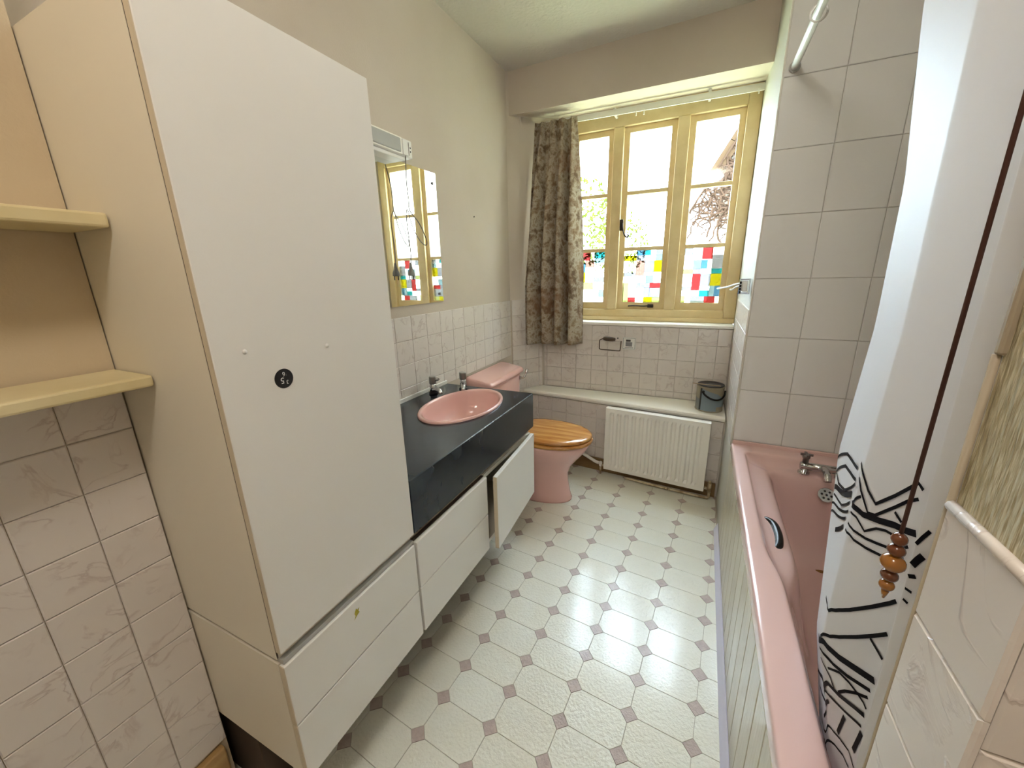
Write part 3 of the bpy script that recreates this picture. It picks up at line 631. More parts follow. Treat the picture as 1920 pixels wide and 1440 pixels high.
lathe('valve_cap', [(0.009, 0.0), (0.011, 0.004), (0.011, 0.03), (0.007, 0.034)], 0, 0, 'white_plastic', rad, 12, mx=rm @ Matrix.Translation((-0.026, 0.02, 0.012)))
tube('valve_tail', [rm @ Vector(p) for p in ((-0.026, 0.02, 0.012), (-0.026, 0.02, -0.046))], 0.0065, 'pipe_paint', rad, 10)
tube('valve', [rm @ Vector(p) for p in ((L_ + 0.002, 0.02, 0.022), (L_ + 0.022, 0.02, 0.022))], 0.009, 'pipe_paint', rad, 10)
hp = thing('heating_pipe', 'pale painted heating pipe running along the floor below the radiator', 'pipe', (1.15, -0.32, 0.0))
tube('pipe', smooth_path([rm @ Vector(p) for p in ((L_ + 0.030, 0.02, 0.075), (L_ + 0.031, 0.02, 0.03), (L_ + 0.031, 0.018, -0.018), (L_ + 0.026, 0.014, -0.034), (L_ + 0.006, 0.010, -0.036), (0.45, 0.010, -0.036), (0.30, 0.012, -0.036), (0.14, 0.02, -0.036))], 5), 0.0085, 'pipe_paint', hp, 10)
for u in (0.405, 0.425): tube('pipe_nut', [rm @ Vector((u, 0.010, -0.0345)), rm @ Vector((u + 0.012, 0.010, -0.0345))], 0.0115, 'pipe_paint', hp, 6)
tube('elbow', [rm @ Vector((L_ + 0.030, 0.02, 0.0)), rm @ Vector((L_ + 0.030, 0.02, 0.06))], 0.0115, 'pipe_paint', hp, 10)
tag(tube('waste_pipe', smooth_path([(0.42, yb(0.42) - 0.034, 0.155), (0.50, yb(0.5) - 0.034, 0.125), (0.62, yb(0.62) - 0.036, 0.075), (0.655, yb(0.655) - 0.038, 0.068)]), 0.011, 'white_paint', None, 10), 'white pipe sloping down the tiled boxing between toilet and radiator', 'pipe')

# ------------------------------------------------------------------ paint tin, paper holder, wall fittings
bk = thing('paint_tin', 'grey paint tin with black handle standing on the ledge corner', 'paint tin', (1.296, -0.150, 0.524))
bx_, by_ = 1.296, -0.150
lathe('can', [(0.074, 0.525), (0.077, 0.527), (0.077, 0.532), (0.075, 0.535), (0.075, 0.668), (0.077, 0.672), (0.077, 0.677), (0.070, 0.679), (0.068, 0.672)], bx_, by_, 'tin_beige', bk, 40)
def patch(name, a0, a1, z0, z1, r, material, parent, z0b=None, z1b=None):
    n = 14; vs = []
    for k in range(n + 1):
        t = k / n; a = math.radians(a0 + (a1 - a0) * t)
        za = z0 + ((z0b if z0b is not None else z0) - z0) * t; zb_ = z1 + ((z1b if z1b is not None else z1) - z1) * t
        for rr in (r, r - 0.0012):
            for z in (za, zb_): vs.append((bx_ + rr * math.cos(a), by_ + rr * math.sin(a), z))
    fs = []
    for k in range(n):
        b = k * 4; fs += [(b, b + 4, b + 5, b + 1), (b + 2, b + 3, b + 7, b + 6), (b, b + 2, b + 6, b + 4), (b + 1, b + 5, b + 7, b + 3)]
    fs += [(0, 1, 3, 2), (n * 4, n * 4 + 2, n * 4 + 3, n * 4 + 1)]
    return pyd(name, vs, fs, material, parent, False)
patch('label_sheet', 232, 300, 0.533, 0.668, 0.0760, 'tin_label', bk, z1b=0.640)
patch('label_sheet', 300, 345, 0.560, 0.640, 0.0760, 'tin_label', bk, z1b=0.600)
patch('dark_band', 224, 233, 0.530, 0.668, 0.0762, 'tin_dark', bk)
patch('grey_band', 190, 224, 0.530, 0.600, 0.0760, 'tin_grey', bk)
lathe('lid', [(0.066, 0.674), (0.074, 0.680), (0.074, 0.684), (0.066, 0.685), (0.060, 0.681), (0.01, 0.681)], bx_, by_, 'tin_dark', bk, 40)
hpts = [(bx_ + 0.080 * math.cos(math.radians(a)), by_ + 0.080 * math.sin(math.radians(a)), 0.648 - 0.042 * math.sin(math.radians((a - 238) / 120 * 180)) ** 0.8 if 238 < a < 358 else 0.648) for a in range(238, 360, 8)]
tube('handle', hpts, 0.0055, 'black_gloss', bk, 8)
disc('handle_lug', (bx_ + 0.075 * math.cos(math.radians(240)), by_ + 0.075 * math.sin(math.radians(240)), 0.649), (math.cos(math.radians(240)), math.sin(math.radians(240)), 0), 0.008, 0.007, 'tin_dark', bk, 12)
tag(tube('stirring_stick', [(1.195, -0.190, 0.6905), (1.30, -0.195, 0.6885), (1.345, -0.197, 0.6878)], 0.0028, 'stick', None, 8), 'thin wooden stirring stick lying across the paint tin lid', 'stick')
ph = thing('toilet_roll_holder', 'wire toilet roll holder with a brown roller on the window wall', 'roll holder', (0.655, -0.02, 0.835))
tube('wire_arm', smooth_path([(0.618, -0.05, 0.914), (0.598, -0.045, 0.905), (0.585, -0.035, 0.893), (0.584, -0.03, 0.85), (0.590, -0.028, 0.833), (0.65, -0.026, 0.830), (0.715, -0.024, 0.828), (0.724, -0.022, 0.838), (0.728, -0.02, 0.895)], 5), 0.0035, 'wire_brown', ph, 8)
rl = [[Vector((x, -0.05 + r * math.cos(a), 0.912 - (x - 0.615) * 0.03 + r * math.sin(a))) for a in [2 * PI * k / 16 for k in range(16)]] for x, r in ((0.612, 0.006), (0.616, 0.012), (0.635, 0.015), (0.655, 0.0155), (0.675, 0.014), (0.692, 0.011), (0.695, 0.004))]
loft('roller', rl, 'wire_brown', ph)
disc('roller_pin', (0.703, -0.008, 0.912), (0, -1, 0), 0.005, 0.006, 'tin_dark', ph, 10)
sq = thing('wall_plaque', 'small square clear plaque with a grey picture beside the roll holder', 'plaque', (0.779, -0.008, 0.835))
box('backing', 0.735, 0.823, -0.0125, -0.0085, 0.838, 0.922, 'white_plastic', sq, 0.002)
for a in ((0.739, 0.819, 0.842, 0.8445), (0.739, 0.819, 0.9155, 0.918), (0.739, 0.7415, 0.842, 0.918), (0.8165, 0.819, 0.842, 0.918)):
    box('border', a[0], a[1], -0.0132, -0.0124, a[2], a[3], 'grey_print', sq)
box('picture', 0.757, 0.800, -0.0132, -0.0124, 0.860, 0.889, 'grey_print', sq)
box('picture_top', 0.759, 0.789, -0.0133, -0.0124, 0.892, 0.906, 'dark_print', sq)
box('picture_line', 0.752, 0.808, -0.0133, -0.0124, 0.850, 0.853, 'dark_print', sq)
tr_ = thing('swing_towel_rail', 'chrome bracket with white swing arm on the window reveal', 'towel rail', (1.36, -0.60, 1.22))
boxes('bracket', [(1.345, 1.352, -0.62, -0.60, 1.238, 1.306), (1.352, 1.389, -0.62, -0.60, 1.299, 1.306), (1.352, 1.389, -0.62, -0.60, 1.238, 1.246), (1.382, 1.389, -0.62, -0.60, 1.246, 1.299)], 'chrome', tr_)
for zz in (1.241, 1.255, 1.269, 1.283): box('slot', 1.3455, 1.3535, -0.6215, -0.606, zz, zz + 0.011, 'black_plastic', tr_)
box('tongue', 1.354, 1.380, -0.616, -0.604, 1.248, 1.297, 'white_plastic', tr_, 0.006)
tube('arm', smooth_path([(1.348, -0.600, 1.284), (1.330, -0.54, 1.278), (1.305, -0.42, 1.262), (1.268, -0.25, 1.248)]), 0.0045, 'white_plastic', tr_, 8)
tube('arm', smooth_path([(1.348, -0.598, 1.274), (1.338, -0.56, 1.268), (1.326, -0.50, 1.254), (1.318, -0.48, 1.252)]), 0.0045, 'white_plastic', tr_, 8)

# ------------------------------------------------------------------ bath
bath = thing('bath', 'pink bath along the right wall behind the patterned shower curtain', 'bath', (1.75, -1.5, 0.0))
def bath_profile(k, sc, sd):
    """x,z polyline across the tub; k depth of the well, sc width of the sunk shelf beside it, sd depth of that shelf (0..1)"""
    ed = 1.469 - 0.027 * sc; zs_ = 0.549 - 0.045 * sd
    full = [(1.391, 0.508), (1.391, 0.540), (1.394, 0.547), (1.400, 0.550), (ed - 0.010, 0.550), (ed, 0.546), (ed + 0.006, 0.549 - 0.022 * sd), (1.478 + 0.030 * sc, zs_ + 0.006 * sd), (1.486 + 0.044 * sc, zs_ - 0.004 * sd)]
    well = [(1.502 + 0.044 * sc, 0.455), (1.530 + 0.03 * sc, 0.36), (1.575 + 0.015 * sc, 0.22), (1.630, 0.160), (1.70, 0.138), (1.78, 0.132), (1.86, 0.138), (1.92, 0.155), (1.965, 0.22), (2.0, 0.36), (2.02, 0.47)]
    out = full + [(x, zs_ - (zs_ - z) * k) for x, z in well]
    return out + [(2.03, zs_ + 0.002), (2.045, 0.546), (2.06, 0.550), (2.117, 0.550), (2.117, 0.508)]
st_ = [(-0.705, 0, 0, 0), (-0.708, 0, 0, 0), (-0.772, 0, 0, 0), (-0.788, 0, 0.1, 0.12), (-0.795, 0, 0.5, 0.6), (-0.806, 0, 0.9, 0.92), (-0.82, 0, 1, 1), (-0.842, 0.0, 1, 1.05), (-0.856, 0.06, 1, 1.05), (-0.868, 0.35, 1, 1), (-0.885, 0.68, 1, 1), (-0.915, 0.88, 1, 1), (-0.97, 0.97, 1, 1), (-1.05, 1, 1, 1), (-1.2, 1, 1, 1), (-1.35, 1, 1, 1), (-1.47, 1, 1, 1), (-1.53, 1, 0.85, 1), (-1.585, 1, 0.4, 1), (-1.63, 1, 0.06, 1), (-1.70, 1, 0, 1), (-1.80, 1, 0, 1), (-1.9, .98, 0, 1), (-1.98, .90, 0, 1), (-2.05, .76, 0, 1), (-2.11, .56, 0, .9), (-2.16, .34, 0, .7), (-2.20, .14, 0, .4), (-2.225, .03, 0, .1), (-2.25, 0, 0, 0), (-2.308, 0, 0, 0), (-2.311, 0, 0, 0)]
rings = []
for y, k, sc, sd_ in st_: rings.append([(x, y, z) for x, z in bath_profile(k, sc, sd_)])
tub = loft('tub', rings, 'pink_bath', bath, False, False, True, closed=False)
sb = tub.modifiers.new('soften', 'SUBSURF'); sb.levels = 2; sb.render_levels = 2
# raised back edge against the wall at the tap end
box('upstand', 1.394, 2.117, -0.718, -0.708, 0.545, 0.566, 'pink_bath', bath, 0.004)
ov = disc('overflow', (1.740, -0.874, 0.440), (0.05, -0.75, 0.55), 0.030, 0.006, 'chrome', bath)
nrm_ = Vector((0.05, -0.75, 0.55)).normalized(); u_ = nrm_.orthogonal().normalized(); w_ = nrm_.cross(u_)
for k in range(7):
    a = 2 * PI * k / 6; r_ = 0.0 if k == 6 else 0.0165
    disc('overflow_hole', Vector((1.740, -0.874, 0.440)) + nrm_ * 0.0055 + (u_ * math.cos(a) + w_ * math.sin(a)) * r_, nrm_, 0.0045, 0.001, 'black_plastic', ov, 10)
disc('waste', (1.745, -0.955, 0.1465), (0, 0, 1), 0.032, 0.004, 'brass', bath)
gp = smooth_path([(1.456, -1.292, 0.505), (1.474, -1.292, 0.512), (1.491, -1.315, 0.514), (1.497, -1.37, 0.512), (1.490, -1.425, 0.508), (1.474, -1.450, 0.504), (1.456, -1.452, 0.500)], 6)
grip = tube('grip', gp, 0.0135, 'black_gloss', bath, 14)
disc('grip_mount', (1.447, -1.292, 0.501), (1, 0, 0.3), 0.0165, 0.012, 'dull_chrome', bath, 16)
disc('grip_mount', (1.447, -1.452, 0.497), (1, 0, 0.3), 0.0165, 0.012, 'dull_chrome', bath, 16)
mix = thing('bath_mixer', 'chrome two-handled bath mixer on the far end of the bath', 'tap', (1.72, -0.83, 0.505))
mb = tube('mixer_body', [(1.645, -0.832, 0.538), (1.80, -0.832, 0.538)], 0.0165, 'chrome', mix, 16)
for xx in (1.660, 1.787):
    lathe('pillar', [(0.022, 0.5055), (0.022, 0.511), (0.015, 0.515), (0.015, 0.55)], xx, -0.832, 'chrome', mix, 18)
    lathe('handle_stem', [(0.011, 0.55), (0.011, 0.574), (0.014, 0.576), (0.014, 0.588), (0.008, 0.591)], xx, -0.832, 'dull_chrome', mix, 16)
    boxes('cross_handle', [(xx - 0.022, xx + 0.022, -0.8365, -0.8275, 0.586, 0.595), (xx - 0.0045, xx + 0.0045, -0.854, -0.810, 0.586, 0.595)], 'dull_chrome', mix)
tube('spout', smooth_path([(1.722, -0.842, 0.540), (1.722, -0.872, 0.545), (1.722, -0.905, 0.540), (1.722, -0.922, 0.522)]), 0.013, 'chrome', mix, 14)
# boarded bath panel
pn = box('panel', 1.4005, 1.408, -2.31, -0.705, 0.0, 0.507, 'shadow_gap', bath)
pn['label'] = 'cream tongue-and-groove boarded side panel'
nb_ = 17; bw = (2.31 - 0.705) / nb_
bme = None
for k in range(nb_):
    y0 = -2.31 + k * bw
    if bme is None:
        bm = bmesh.new(); bm_box(bm, -0.0045, 0.0045, -bw / 2 + 0.0008, bw / 2 - 0.0008, 0.002, 0.507)
        bmesh.ops.bevel(bm, geom=[e for e in bm.edges if all(v.co.x < 0 for v in e.verts)], offset=0.003, segments=1, affect='EDGES')
        bme = bpy.data.meshes.new('board'); bm.to_mesh(bme); bm.free(); bme.materials.append(M('panel_board'))
    o = bpy.data.objects.new('board', bme); COL.objects.link(o); o.location = (1.3955, y0 + bw / 2, 0); o.parent = pn; o.matrix_parent_inverse = Matrix.Identity(4)
ra = [(1.3905, -2.30, 0.0), (1.3905, -2.30, 0.044), (1.3885, -2.30, 0.045), (1.3815, -2.30, 0.026), (1.3725, -2.30, 0.004), (1.3725, -2.30, 0.0)]
rb = [(x, -0.62, z) for x, _, z in ra]
struct(loft('baseboard_right', [ra, rb], 'lavender_plastic', smooth=False), 'pale plastic strip sealing the bath panel to the floor', 'sealing strip')

# ------------------------------------------------------------------ shower rail, curtain, pull cord
sr = thing('shower_rail', 'white shower curtain rail fixed to the tiled wall above the bath', 'curtain rail', (1.427, -1.5, 2.067))
tube('rail', [(1.427, -0.712, 2.067), (1.427, -2.315, 2.067)], 0.0125, 'white_plastic', sr, 14)
disc('wall_flange', (1.427, -0.708, 2.067), (0, -1, 0), 0.019, 0.007, 'grey_diffuser', sr, 20)
disc('wall_flange', (1.427, -2.318, 2.067), (0, 1, 0), 0.019, 0.007, 'white_plastic', sr, 20)
def ring_pts(y, r=0.021): return [(1.427 + r * math.cos(a), y, 2.062 + r * math.sin(a)) for a in [2 * PI * k / 20 for k in range(21)]]
tag(tube('curtain_ring', ring_pts(-1.075), 0.0028, 'white_plastic', None, 6), 'loose white curtain ring on the shower rail, clear of the cloth', 'curtain ring')
#CURTAIN-BEGIN
CP = [(1.585, -2.06), (1.548, -1.90), (1.535, -1.785), (1.500, -1.750), (1.447, -2.020), (1.480, -2.165), (1.4445, -2.205), (1.479, -2.258), (1.452, -2.300)]
def interp(t, tab):
    if t <= tab[0][0]: return tab[0][1]
    for (a, x), (b, y) in zip(tab, tab[1:]):
        if t <= b: return x + (y - x) * (t - a) / (b - a)
    return tab[-1][1]
D0 = [(0.16, 0.085), (0.53, 0.021), (0.98, -0.009), (1.24, 0.004), (1.49, 0.0), (1.73, -0.024), (2.05, -0.045)]
D1 = [(0.16, 0.100), (0.50, 0.040), (0.57, 0.031), (0.72, -0.004), (1.05, -0.003), (1.26, 0.003), (1.65, -0.002), (2.05, -0.015)]
D2 = [(0.16, 0.085), (0.50, 0.030), (0.57, 0.018), (0.72, 0.0), (2.05, -0.02)]
def curtain_pt(s, z):
    n = len(CP) - 1; f = s * n; i = min(int(f), n - 1); t = f - i
    def cp(k):
        k = max(0, min(n, k)); x, y = CP[k]
        d = interp(z, D0) if k <= 3 else interp(z, D1) if k == 4 else interp(z, D2)
        if k > 5: d += 0.02 * max(0, min(1, (0.62 - z) / 0.1))
        wob = 0.004 * math.sin(z * 9 + k * 2.1)
        return (x + d + wob * (0 if k in (3, 4, 5, 6) else 1), y)
    a, b, c, d = cp(i - 1), cp(i), cp(i + 1), cp(i + 2); out = []
    for q in (0, 1):
        m0 = (c[q] - a[q]) * 0.10; m1 = (d[q] - b[q]) * 0.10
        out.append((2 * t ** 3 - 3 * t * t + 1) * b[q] + (t ** 3 - 2 * t * t + t) * m0 + (-2 * t ** 3 + 3 * t * t) * c[q] + (t ** 3 - t * t) * m1)
    return (out[0], out[1], z)
#CURTAIN-END
sc_ = thing('shower_curtain', 'white shower curtain with black line-art drawing, bunched by the partition', 'shower curtain', (1.48, -2.03, 0.2))
zs = [2.040 - 1.86 * k / 62 for k in range(63)]
cloth_grid('cloth', curtain_pt, 256, zs, 'showercloth', sc_, 0.0008)
for k in range(6):
    p = curtain_pt(0.02 + 0.19 * k, 2.04); tube('hook_ring', ring_pts(p[1], 0.022), 0.0025, 'white_plastic', sc_, 6)
INK = [
 (0.0048, [(0.3913, 0.9670), (0.4334, 1.0195), (0.4548, 1.0329), (0.4766, 1.0441)]),
 (0.0048, [(0.3955, 0.9377), (0.4372, 1.0004), (0.4577, 1.0149), (0.4796, 1.0271)]),
 (0.0044, [(0.3962, 0.9373), (0.4238, 0.9455), (0.4529, 0.9756), (0.4808, 1.0212)]),
 (0.0085, [(0.3985, 0.9072), (0.4447, 0.9578), (0.4778, 1.0005)]),
 (0.0039, [(0.4026, 0.8944), (0.4339, 0.9261), (0.4535, 0.9465), (0.4781, 0.9857)]),
 (0.0040, [(0.3921, 0.8624), (0.4436, 0.9235), (0.4811, 0.9726)]),
 (0.0040, [(0.3950, 0.8458), (0.4466, 0.9134), (0.4763, 0.9542)]),
 (0.0070, [(0.4466, 0.8848), (0.4745, 0.9362)]),
 (0.0040, [(0.4839, 1.0603), (0.5093, 1.0522), (0.5211, 1.0436), (0.5291, 1.0350), (0.5365, 1.0302), (0.5430, 1.0255), (0.5493, 1.0360), (0.5551, 1.0460), (0.5606, 1.0556), (0.5653, 1.0649), (0.5699, 1.0740), (0.5744, 1.0827), (0.5790, 1.0911), (0.5850, 1.0867)]),
 (0.0037, [(0.4930, 1.0408), (0.5087, 1.0341), (0.5158, 1.0262), (0.5238, 1.0189), (0.5303, 1.0117), (0.5359, 1.0045), (0.5455, 1.0098), (0.5519, 1.0208), (0.5578, 1.0314), (0.5635, 1.0415), (0.5688, 1.0516), (0.5740, 1.0613), (0.5831, 1.0727)]),
 (0.0037, [(0.4876, 0.9943), (0.5190, 1.0180)]),
 (0.0074, [(0.4904, 0.9921), (0.5185, 0.9955), (0.5301, 0.9959), (0.5416, 1.0019), (0.5512, 1.0074), (0.5598, 1.0135), (0.5679, 1.0192), (0.5789, 1.0237), (0.5898, 1.0303)]),
 (0.0035, [(0.5646, 1.0357), (0.5733, 1.0294)]),
 (0.0031, [(0.4931, 0.9806), (0.5199, 0.9832), (0.5298, 0.9791), (0.5377, 0.9749), (0.5506, 0.9938), (0.5605, 1.0022), (0.5677, 1.0047), (0.5764, 1.0069)]),
 (0.0034, [(0.4927, 0.9612), (0.5212, 0.9607), (0.5326, 0.9639), (0.5416, 0.9668), (0.5545, 0.9746), (0.5659, 0.9826), (0.5722, 0.9896), (0.5785, 0.9963), (0.5856, 1.0070)]),
 (0.0034, [(0.4870, 0.9450), (0.5144, 0.9487), (0.5255, 0.9477), (0.5358, 0.9511), (0.5444, 0.9542), (0.5541, 0.9597), (0.5630, 0.9650), (0.5696, 0.9716), (0.5761, 0.9780), (0.5839, 0.9892)]),
 (0.0031, [(0.5773, 0.9722), (0.5845, 0.9792)]),
 (0.0044, [(0.4695, 0.7861), (0.4847, 0.7958), (0.5067, 0.7967), (0.5245, 0.8135), (0.5355, 0.8285), (0.5444, 0.8424), (0.5516, 0.8558), (0.5583, 0.8685), (0.5646, 0.8806), (0.5707, 0.8928), (0.5766, 0.9044), (0.5826, 0.9156), (0.5886, 0.9272)]),
 (0.0032, [(0.7594, 1.0562), (0.7718, 1.0678), (0.7813, 1.0786)]),
 (0.0058, [(0.7654, 1.0301), (0.7739, 1.0398), (0.7810, 1.0478)]),
 (0.0037, [(0.7623, 1.0151), (0.7787, 1.0201)]),
 (0.0027, [(0.7622, 0.9989), (0.7796, 0.9993)]),
 (0.0027, [(0.7651, 0.9851), (0.7779, 0.9839)]),
 (0.0043, [(0.4911, 0.7338), (0.5260, 0.7619), (0.5401, 0.7824), (0.5502, 0.8003), (0.5593, 0.8171), (0.5677, 0.8336), (0.5758, 0.8492), (0.5822, 0.8616), (0.5888, 0.8735)]),
 (0.0040, [(0.5731, 0.8403), (0.5788, 0.8381), (0.5845, 0.8360), (0.5911, 0.8333)]),
 (0.0081, [(0.4798, 0.7186), (0.5156, 0.7384), (0.5273, 0.7407), (0.5378, 0.7467), (0.5466, 0.7522), (0.5541, 0.7593), (0.5611, 0.7660), (0.5679, 0.7725), (0.5748, 0.7790), (0.5818, 0.7852), (0.5890, 0.7912)]),
 (0.0045, [(0.5064, 0.7182), (0.5207, 0.7196), (0.5327, 0.7248), (0.5418, 0.7287), (0.5516, 0.7363), (0.5605, 0.7434), (0.5699, 0.7533), (0.5792, 0.7627), (0.5874, 0.7702)]),
 (0.0032, [(0.5312, 0.7042), (0.5510, 0.7303), (0.5572, 0.7341), (0.5632, 0.7377), (0.5686, 0.7392), (0.5739, 0.7406), (0.5836, 0.7409), (0.5885, 0.7375)]),
 (0.0035, [(0.5062, 0.6982), (0.5175, 0.6955), (0.5274, 0.6941), (0.5351, 0.6923), (0.5393, 0.6859), (0.5433, 0.6796)]),
 (0.0058, [(0.4120, 0.4619), (0.4500, 0.5571), (0.5261, 0.6671), (0.5394, 0.6771), (0.5497, 0.6854), (0.5588, 0.6956), (0.5670, 0.7048), (0.5747, 0.7132), (0.5815, 0.7194), (0.5881, 0.7248)]),
 (0.0035, [(0.5499, 0.6902), (0.5615, 0.7157), (0.5742, 0.7390), (0.5870, 0.7565)]),
 (0.0038, [(0.4384, 0.4993), (0.5057, 0.6309), (0.5274, 0.6443), (0.5392, 0.6541), (0.5508, 0.6652), (0.5607, 0.6748), (0.5697, 0.6844), (0.5783, 0.6930), (0.5852, 0.6985)]),
 (0.0052, [(0.5231, 0.6257), (0.4885, 0.5788), (0.4708, 0.5240)]),
 (0.0056, [(0.5595, 0.6622), (0.5525, 0.6313), (0.5437, 0.5967)]),
 (0.0061, [(0.5863, 0.6892), (0.5823, 0.6698), (0.5780, 0.6493), (0.5734, 0.6275)]),
 (0.0031, [(0.4557, 0.4725), (0.5091, 0.5586), (0.5321, 0.5768), (0.5473, 0.5934), (0.5568, 0.6017), (0.5654, 0.6089), (0.5700, 0.6026), (0.5747, 0.5965)]),
 (0.0031, [(0.4776, 0.4867), (0.5352, 0.5541), (0.5448, 0.5630), (0.5535, 0.5719), (0.5594, 0.5726), (0.5650, 0.5733)]),
 (0.0036, [(0.4160, 0.3068), (0.4559, 0.4285), (0.4925, 0.5034), (0.5084, 0.4969), (0.5144, 0.4850), (0.5189, 0.4727)])]
#INK-DATA
for w, pts in INK:
    vs = []; fs = []; P = [Vector(p) for p in pts]; Q = []
    for a, b in zip(P, P[1:]):
        n = max(1, int((Vector(curtain_pt(*b)) - Vector(curtain_pt(*a))).length / 0.008))
        Q += [a + (b - a) * (k / n) for k in range(n)]
    Q.append(P[-1])
    for i, q in enumerate(Q):
        e = 1e-3; c = Vector(curtain_pt(q.x, q.y)); du = (Vector(curtain_pt(q.x + e, q.y)) - Vector(curtain_pt(q.x - e, q.y))) / (2 * e); dv = (Vector(curtain_pt(q.x, q.y + e)) - Vector(curtain_pt(q.x, q.y - e))) / (2 * e)
        nn = dv.cross(du).normalized()
        if nn.dot(Vector((-1, -0.35, 0))) < 0: nn = -nn
        t = Vector(curtain_pt(*Q[min(i + 1, len(Q) - 1)])) - Vector(curtain_pt(*Q[max(i - 1, 0)]))
        if t.length < 1e-9: t = dv
        t.normalize(); side = nn.cross(t).normalized()
        vs.append(c + nn * 0.0014 + side * w * 0.6); vs.append(c + nn * 0.0014 - side * w * 0.6)
    for i in range(len(Q) - 1): fs.append((2 * i, 2 * i + 1, 2 * i + 3, 2 * i + 2))
    me = bpy.data.meshes.new('printed_line'); me.from_pydata([tuple(p) for p in vs], [], fs); me.update()
    link('printed_line', me, 'ink', sc_)
cx_, cy_ = 1.419, -2.220
pc = thing('light_pull_cord', 'brown pull cord ending in five amber wooden beads', 'pull cord', (cx_, cy_, 0.99))
tube('string', [(cx_, cy_, ZC - 0.02), (cx_, cy_, 1.07)], 0.0021, 'cord', pc, 8)
lathe('ceiling_switch', [(0.03, ZC - 0.001), (0.03, ZC - 0.02), (0.012, ZC - 0.03), (0.004, ZC - 0.032)], cx_, cy_, 'white_plastic', pc, 24)
z = 1.073
for r, h, m_ in ((0.0072, 0.0155, 'bead_dark'), (0.0080, 0.0145, 'bead_dark'), (0.0112, 0.0205, 'bead_amber'), (0.0080, 0.0145, 'bead_dark'), (0.0070, 0.0135, 'bead_amber')):
    lathe('bead', [(0.0015, z)] + [(max(r * math.sin(PI * k / 10), 0.0015), z - h / 2 + h / 2 * math.cos(PI * k / 10)) for k in range(1, 10)] + [(0.0015, z - h)], cx_, cy_, m_, pc, 20); z -= h - 0.0012
lathe('cord_tip', [(0.004, z + 0.001), (0.0028, z - 0.006), (0.0012, z - 0.012)], cx_, cy_, 'bead_amber', pc, 10)

# ------------------------------------------------------------------ alcove shelves
tag(box('wall_shelf', 0.168, 0.306, -3.33, -2.379, 1.438, 1.461, 'cream_gloss', None, 0.004), 'upper cream painted shelf against the tall cupboard side', 'shelf', 'alcove shelves')
tag(box('wall_shelf', 0.168, 0.308, -3.33, -2.379, 1.166, 1.187, 'cream_gloss', None, 0.004), 'lower cream painted shelf just above the alcove tiles', 'shelf', 'alcove shelves')

# two fill lamps added to brighten the room, both out of view
def fill_lamp(label, x, y, col, power):
    lp = thing('fill_lamp', label, 'lamp', (x, y, ZC), 'added fill lamps')
    lathe('lamp_base', [(0.11, ZC - 0.001), (0.11, ZC - 0.02), (0.10, ZC - 0.022)], x, y, 'white_plastic', lp, 32)
    om = bpy.data.materials.new('opal'); om.use_nodes = True; b = om.node_tree.nodes['Principled BSDF']; b.inputs['Base Color'].default_value = (0.9, 0.88, 0.82, 1)
    b.inputs['Emission Color'].default_value = col; b.inputs['Emission Strength'].default_value = power
    lathe('lamp_globe', [(0.10, ZC - 0.02), (0.13, ZC - 0.04), (0.135, ZC - 0.06), (0.11, ZC - 0.09), (0.06, ZC - 0.105), (0.01, ZC - 0.109)], x, y, om, lp, 32)
fill_lamp('added round opal fill lamp, out of view above the middle of the bathroom floor', 1.0, -1.75, (1, 0.95, 0.91, 1), 3.8)
fill_lamp('added round opal fill lamp, out of view behind the camera', 1.15, -2.95, (1, 0.93, 0.84, 1), 13.0)

# ------------------------------------------------------------------ outside
GZ = -0.6
struct(box('ground_outside', -14, 20, 0.8, 26, GZ - 0.1, GZ, 'lawn'))
hs = thing('neighbour_house', 'pale rendered house gable seen through the right-hand window light', 'building', (5.0, 5.3, GZ))
pyd('gable_wall', [(1.28, 5.0, GZ), (9.0, 5.0, GZ), (9.0, 5.0, 8.5), (4.4, 5.0, 8.5), (1.28, 5.0, 3.05), (1.28, 9.0, GZ), (9.0, 9.0, GZ), (9.0, 9.0, 8.5), (4.4, 9.0, 8.5), (1.28, 9.0, 3.05)],
    [(0, 1, 2, 3, 4), (5, 6, 7, 8, 9), (0, 4, 9, 5), (4, 3, 8, 9), (3, 2, 7, 8), (0, 1, 6, 5)], 'render_wall', hs)
for k, (t0, t1) in enumerate(((-0.35, 0.18), (0.19, 0.95), (0.96, 2.2), (2.21, 3.6))):
    d = Vector((0.507, 0, 0.862)); n_ = Vector((-0.862, 0, 0.507)); p = Vector((1.25, 4.93, 3.10))
    q = [p + d * t0, p + d * t1, p + d * t1 - n_ * 0.16, p + d * t0 - n_ * 0.16]
    pyd('bargeboard', [tuple(a + Vector((0, y, 0))) for y in (-0.08, 0.06) for a in q], [(0, 1, 2, 3), (4, 5, 6, 7), (0, 1, 5, 4), (1, 2, 6, 5), (2, 3, 7, 6), (3, 0, 4, 7)], 'barge', hs)
random.seed(11)
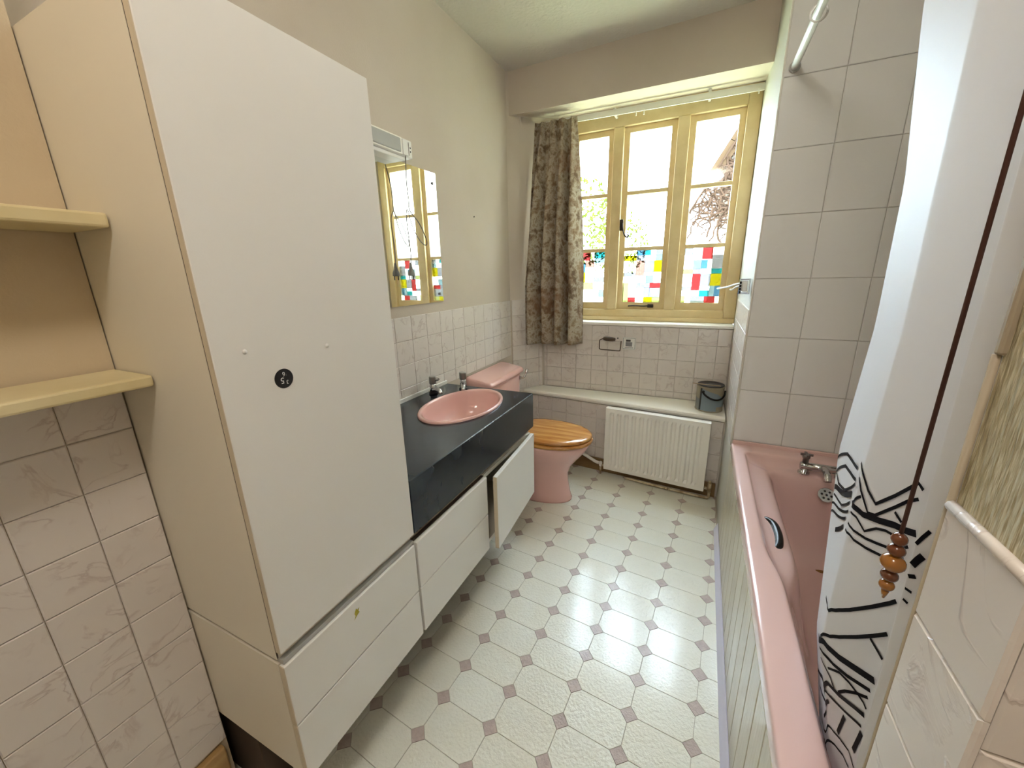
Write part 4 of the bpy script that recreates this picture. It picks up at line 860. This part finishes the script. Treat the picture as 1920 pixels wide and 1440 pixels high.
iv = thing('wall_creeper', 'bare twisting creeper stems on the neighbouring gable', 'creeper', (2.0, 4.9, GZ))
vv = []; ff = []
def add_tube(pts, r, seg=5):
    rs = tube_rings(pts, r, seg); b = len(vv)
    for rr in rs: vv.extend(rr)
    for i in range(len(rs) - 1):
        for j in range(seg): ff.append((b + i * seg + j, b + i * seg + (j + 1) % seg, b + (i + 1) * seg + (j + 1) % seg, b + (i + 1) * seg + j))
for k in range(230):
    x = 1.12 + 1.3 * random.random() ** 1.3; z = random.uniform(2.0 + max(0, 1.35 - x) * 2.2, 2.75 + max(0, (x - 1.2) * 1.6)); a = random.uniform(0, 2 * PI); pts = []
    for s in range(8):
        pts.append((x, 4.93 - random.uniform(0, 0.12), z)); a += random.uniform(-0.7, 0.7); x += 0.09 * math.cos(a); z = min(z + 0.09 * math.sin(a), 2.93 + (x - 1.25) * 1.7)
    add_tube(pts, random.uniform(0.008, 0.018))
pyd('stems', vv, ff, 'vine', iv)
def tree(label, x, y, h, r, n, seed):
    random.seed(seed); t = thing('garden_tree', label, 'tree', (x, y, GZ), 'trees in the garden')
    tube('trunk', [(x, y, GZ), (x + 0.05, y, GZ + h * 0.4), (x, y + 0.05, GZ + h * 0.75)], [0.06, 0.05, 0.03], 'bark', t, 8)
    v_ = []; f_ = []
    for k in range(n):
        d = Vector((random.gauss(0, 1), random.gauss(0, 1), random.gauss(0, 0.8))).normalized() * r * random.uniform(0.45, 1) ** 0.5
        c = Vector((x, y, GZ + h * 0.78)) + d; u = Vector((random.gauss(0, 1), random.gauss(0, 1), random.gauss(0, 1))).normalized(); w = u.orthogonal().normalized(); s = random.uniform(0.03, 0.07); b = len(v_)
        v_ += [c - u * s, c + w * s * 0.45, c + u * s, c - w * s * 0.45]; f_.append((b, b + 1, b + 2, b + 3))
    fo = pyd('foliage', v_, f_, 'leaf', t); fo['kind'] = 'stuff'
tree('leafy garden tree glimpsed through the left-hand window light', -1.05, 4.5, 3.6, 0.8, 700, 3)
tree('low yellow-green tree glimpsed through the middle window light', -0.85, 7.5, 3.3, 0.8, 600, 5)
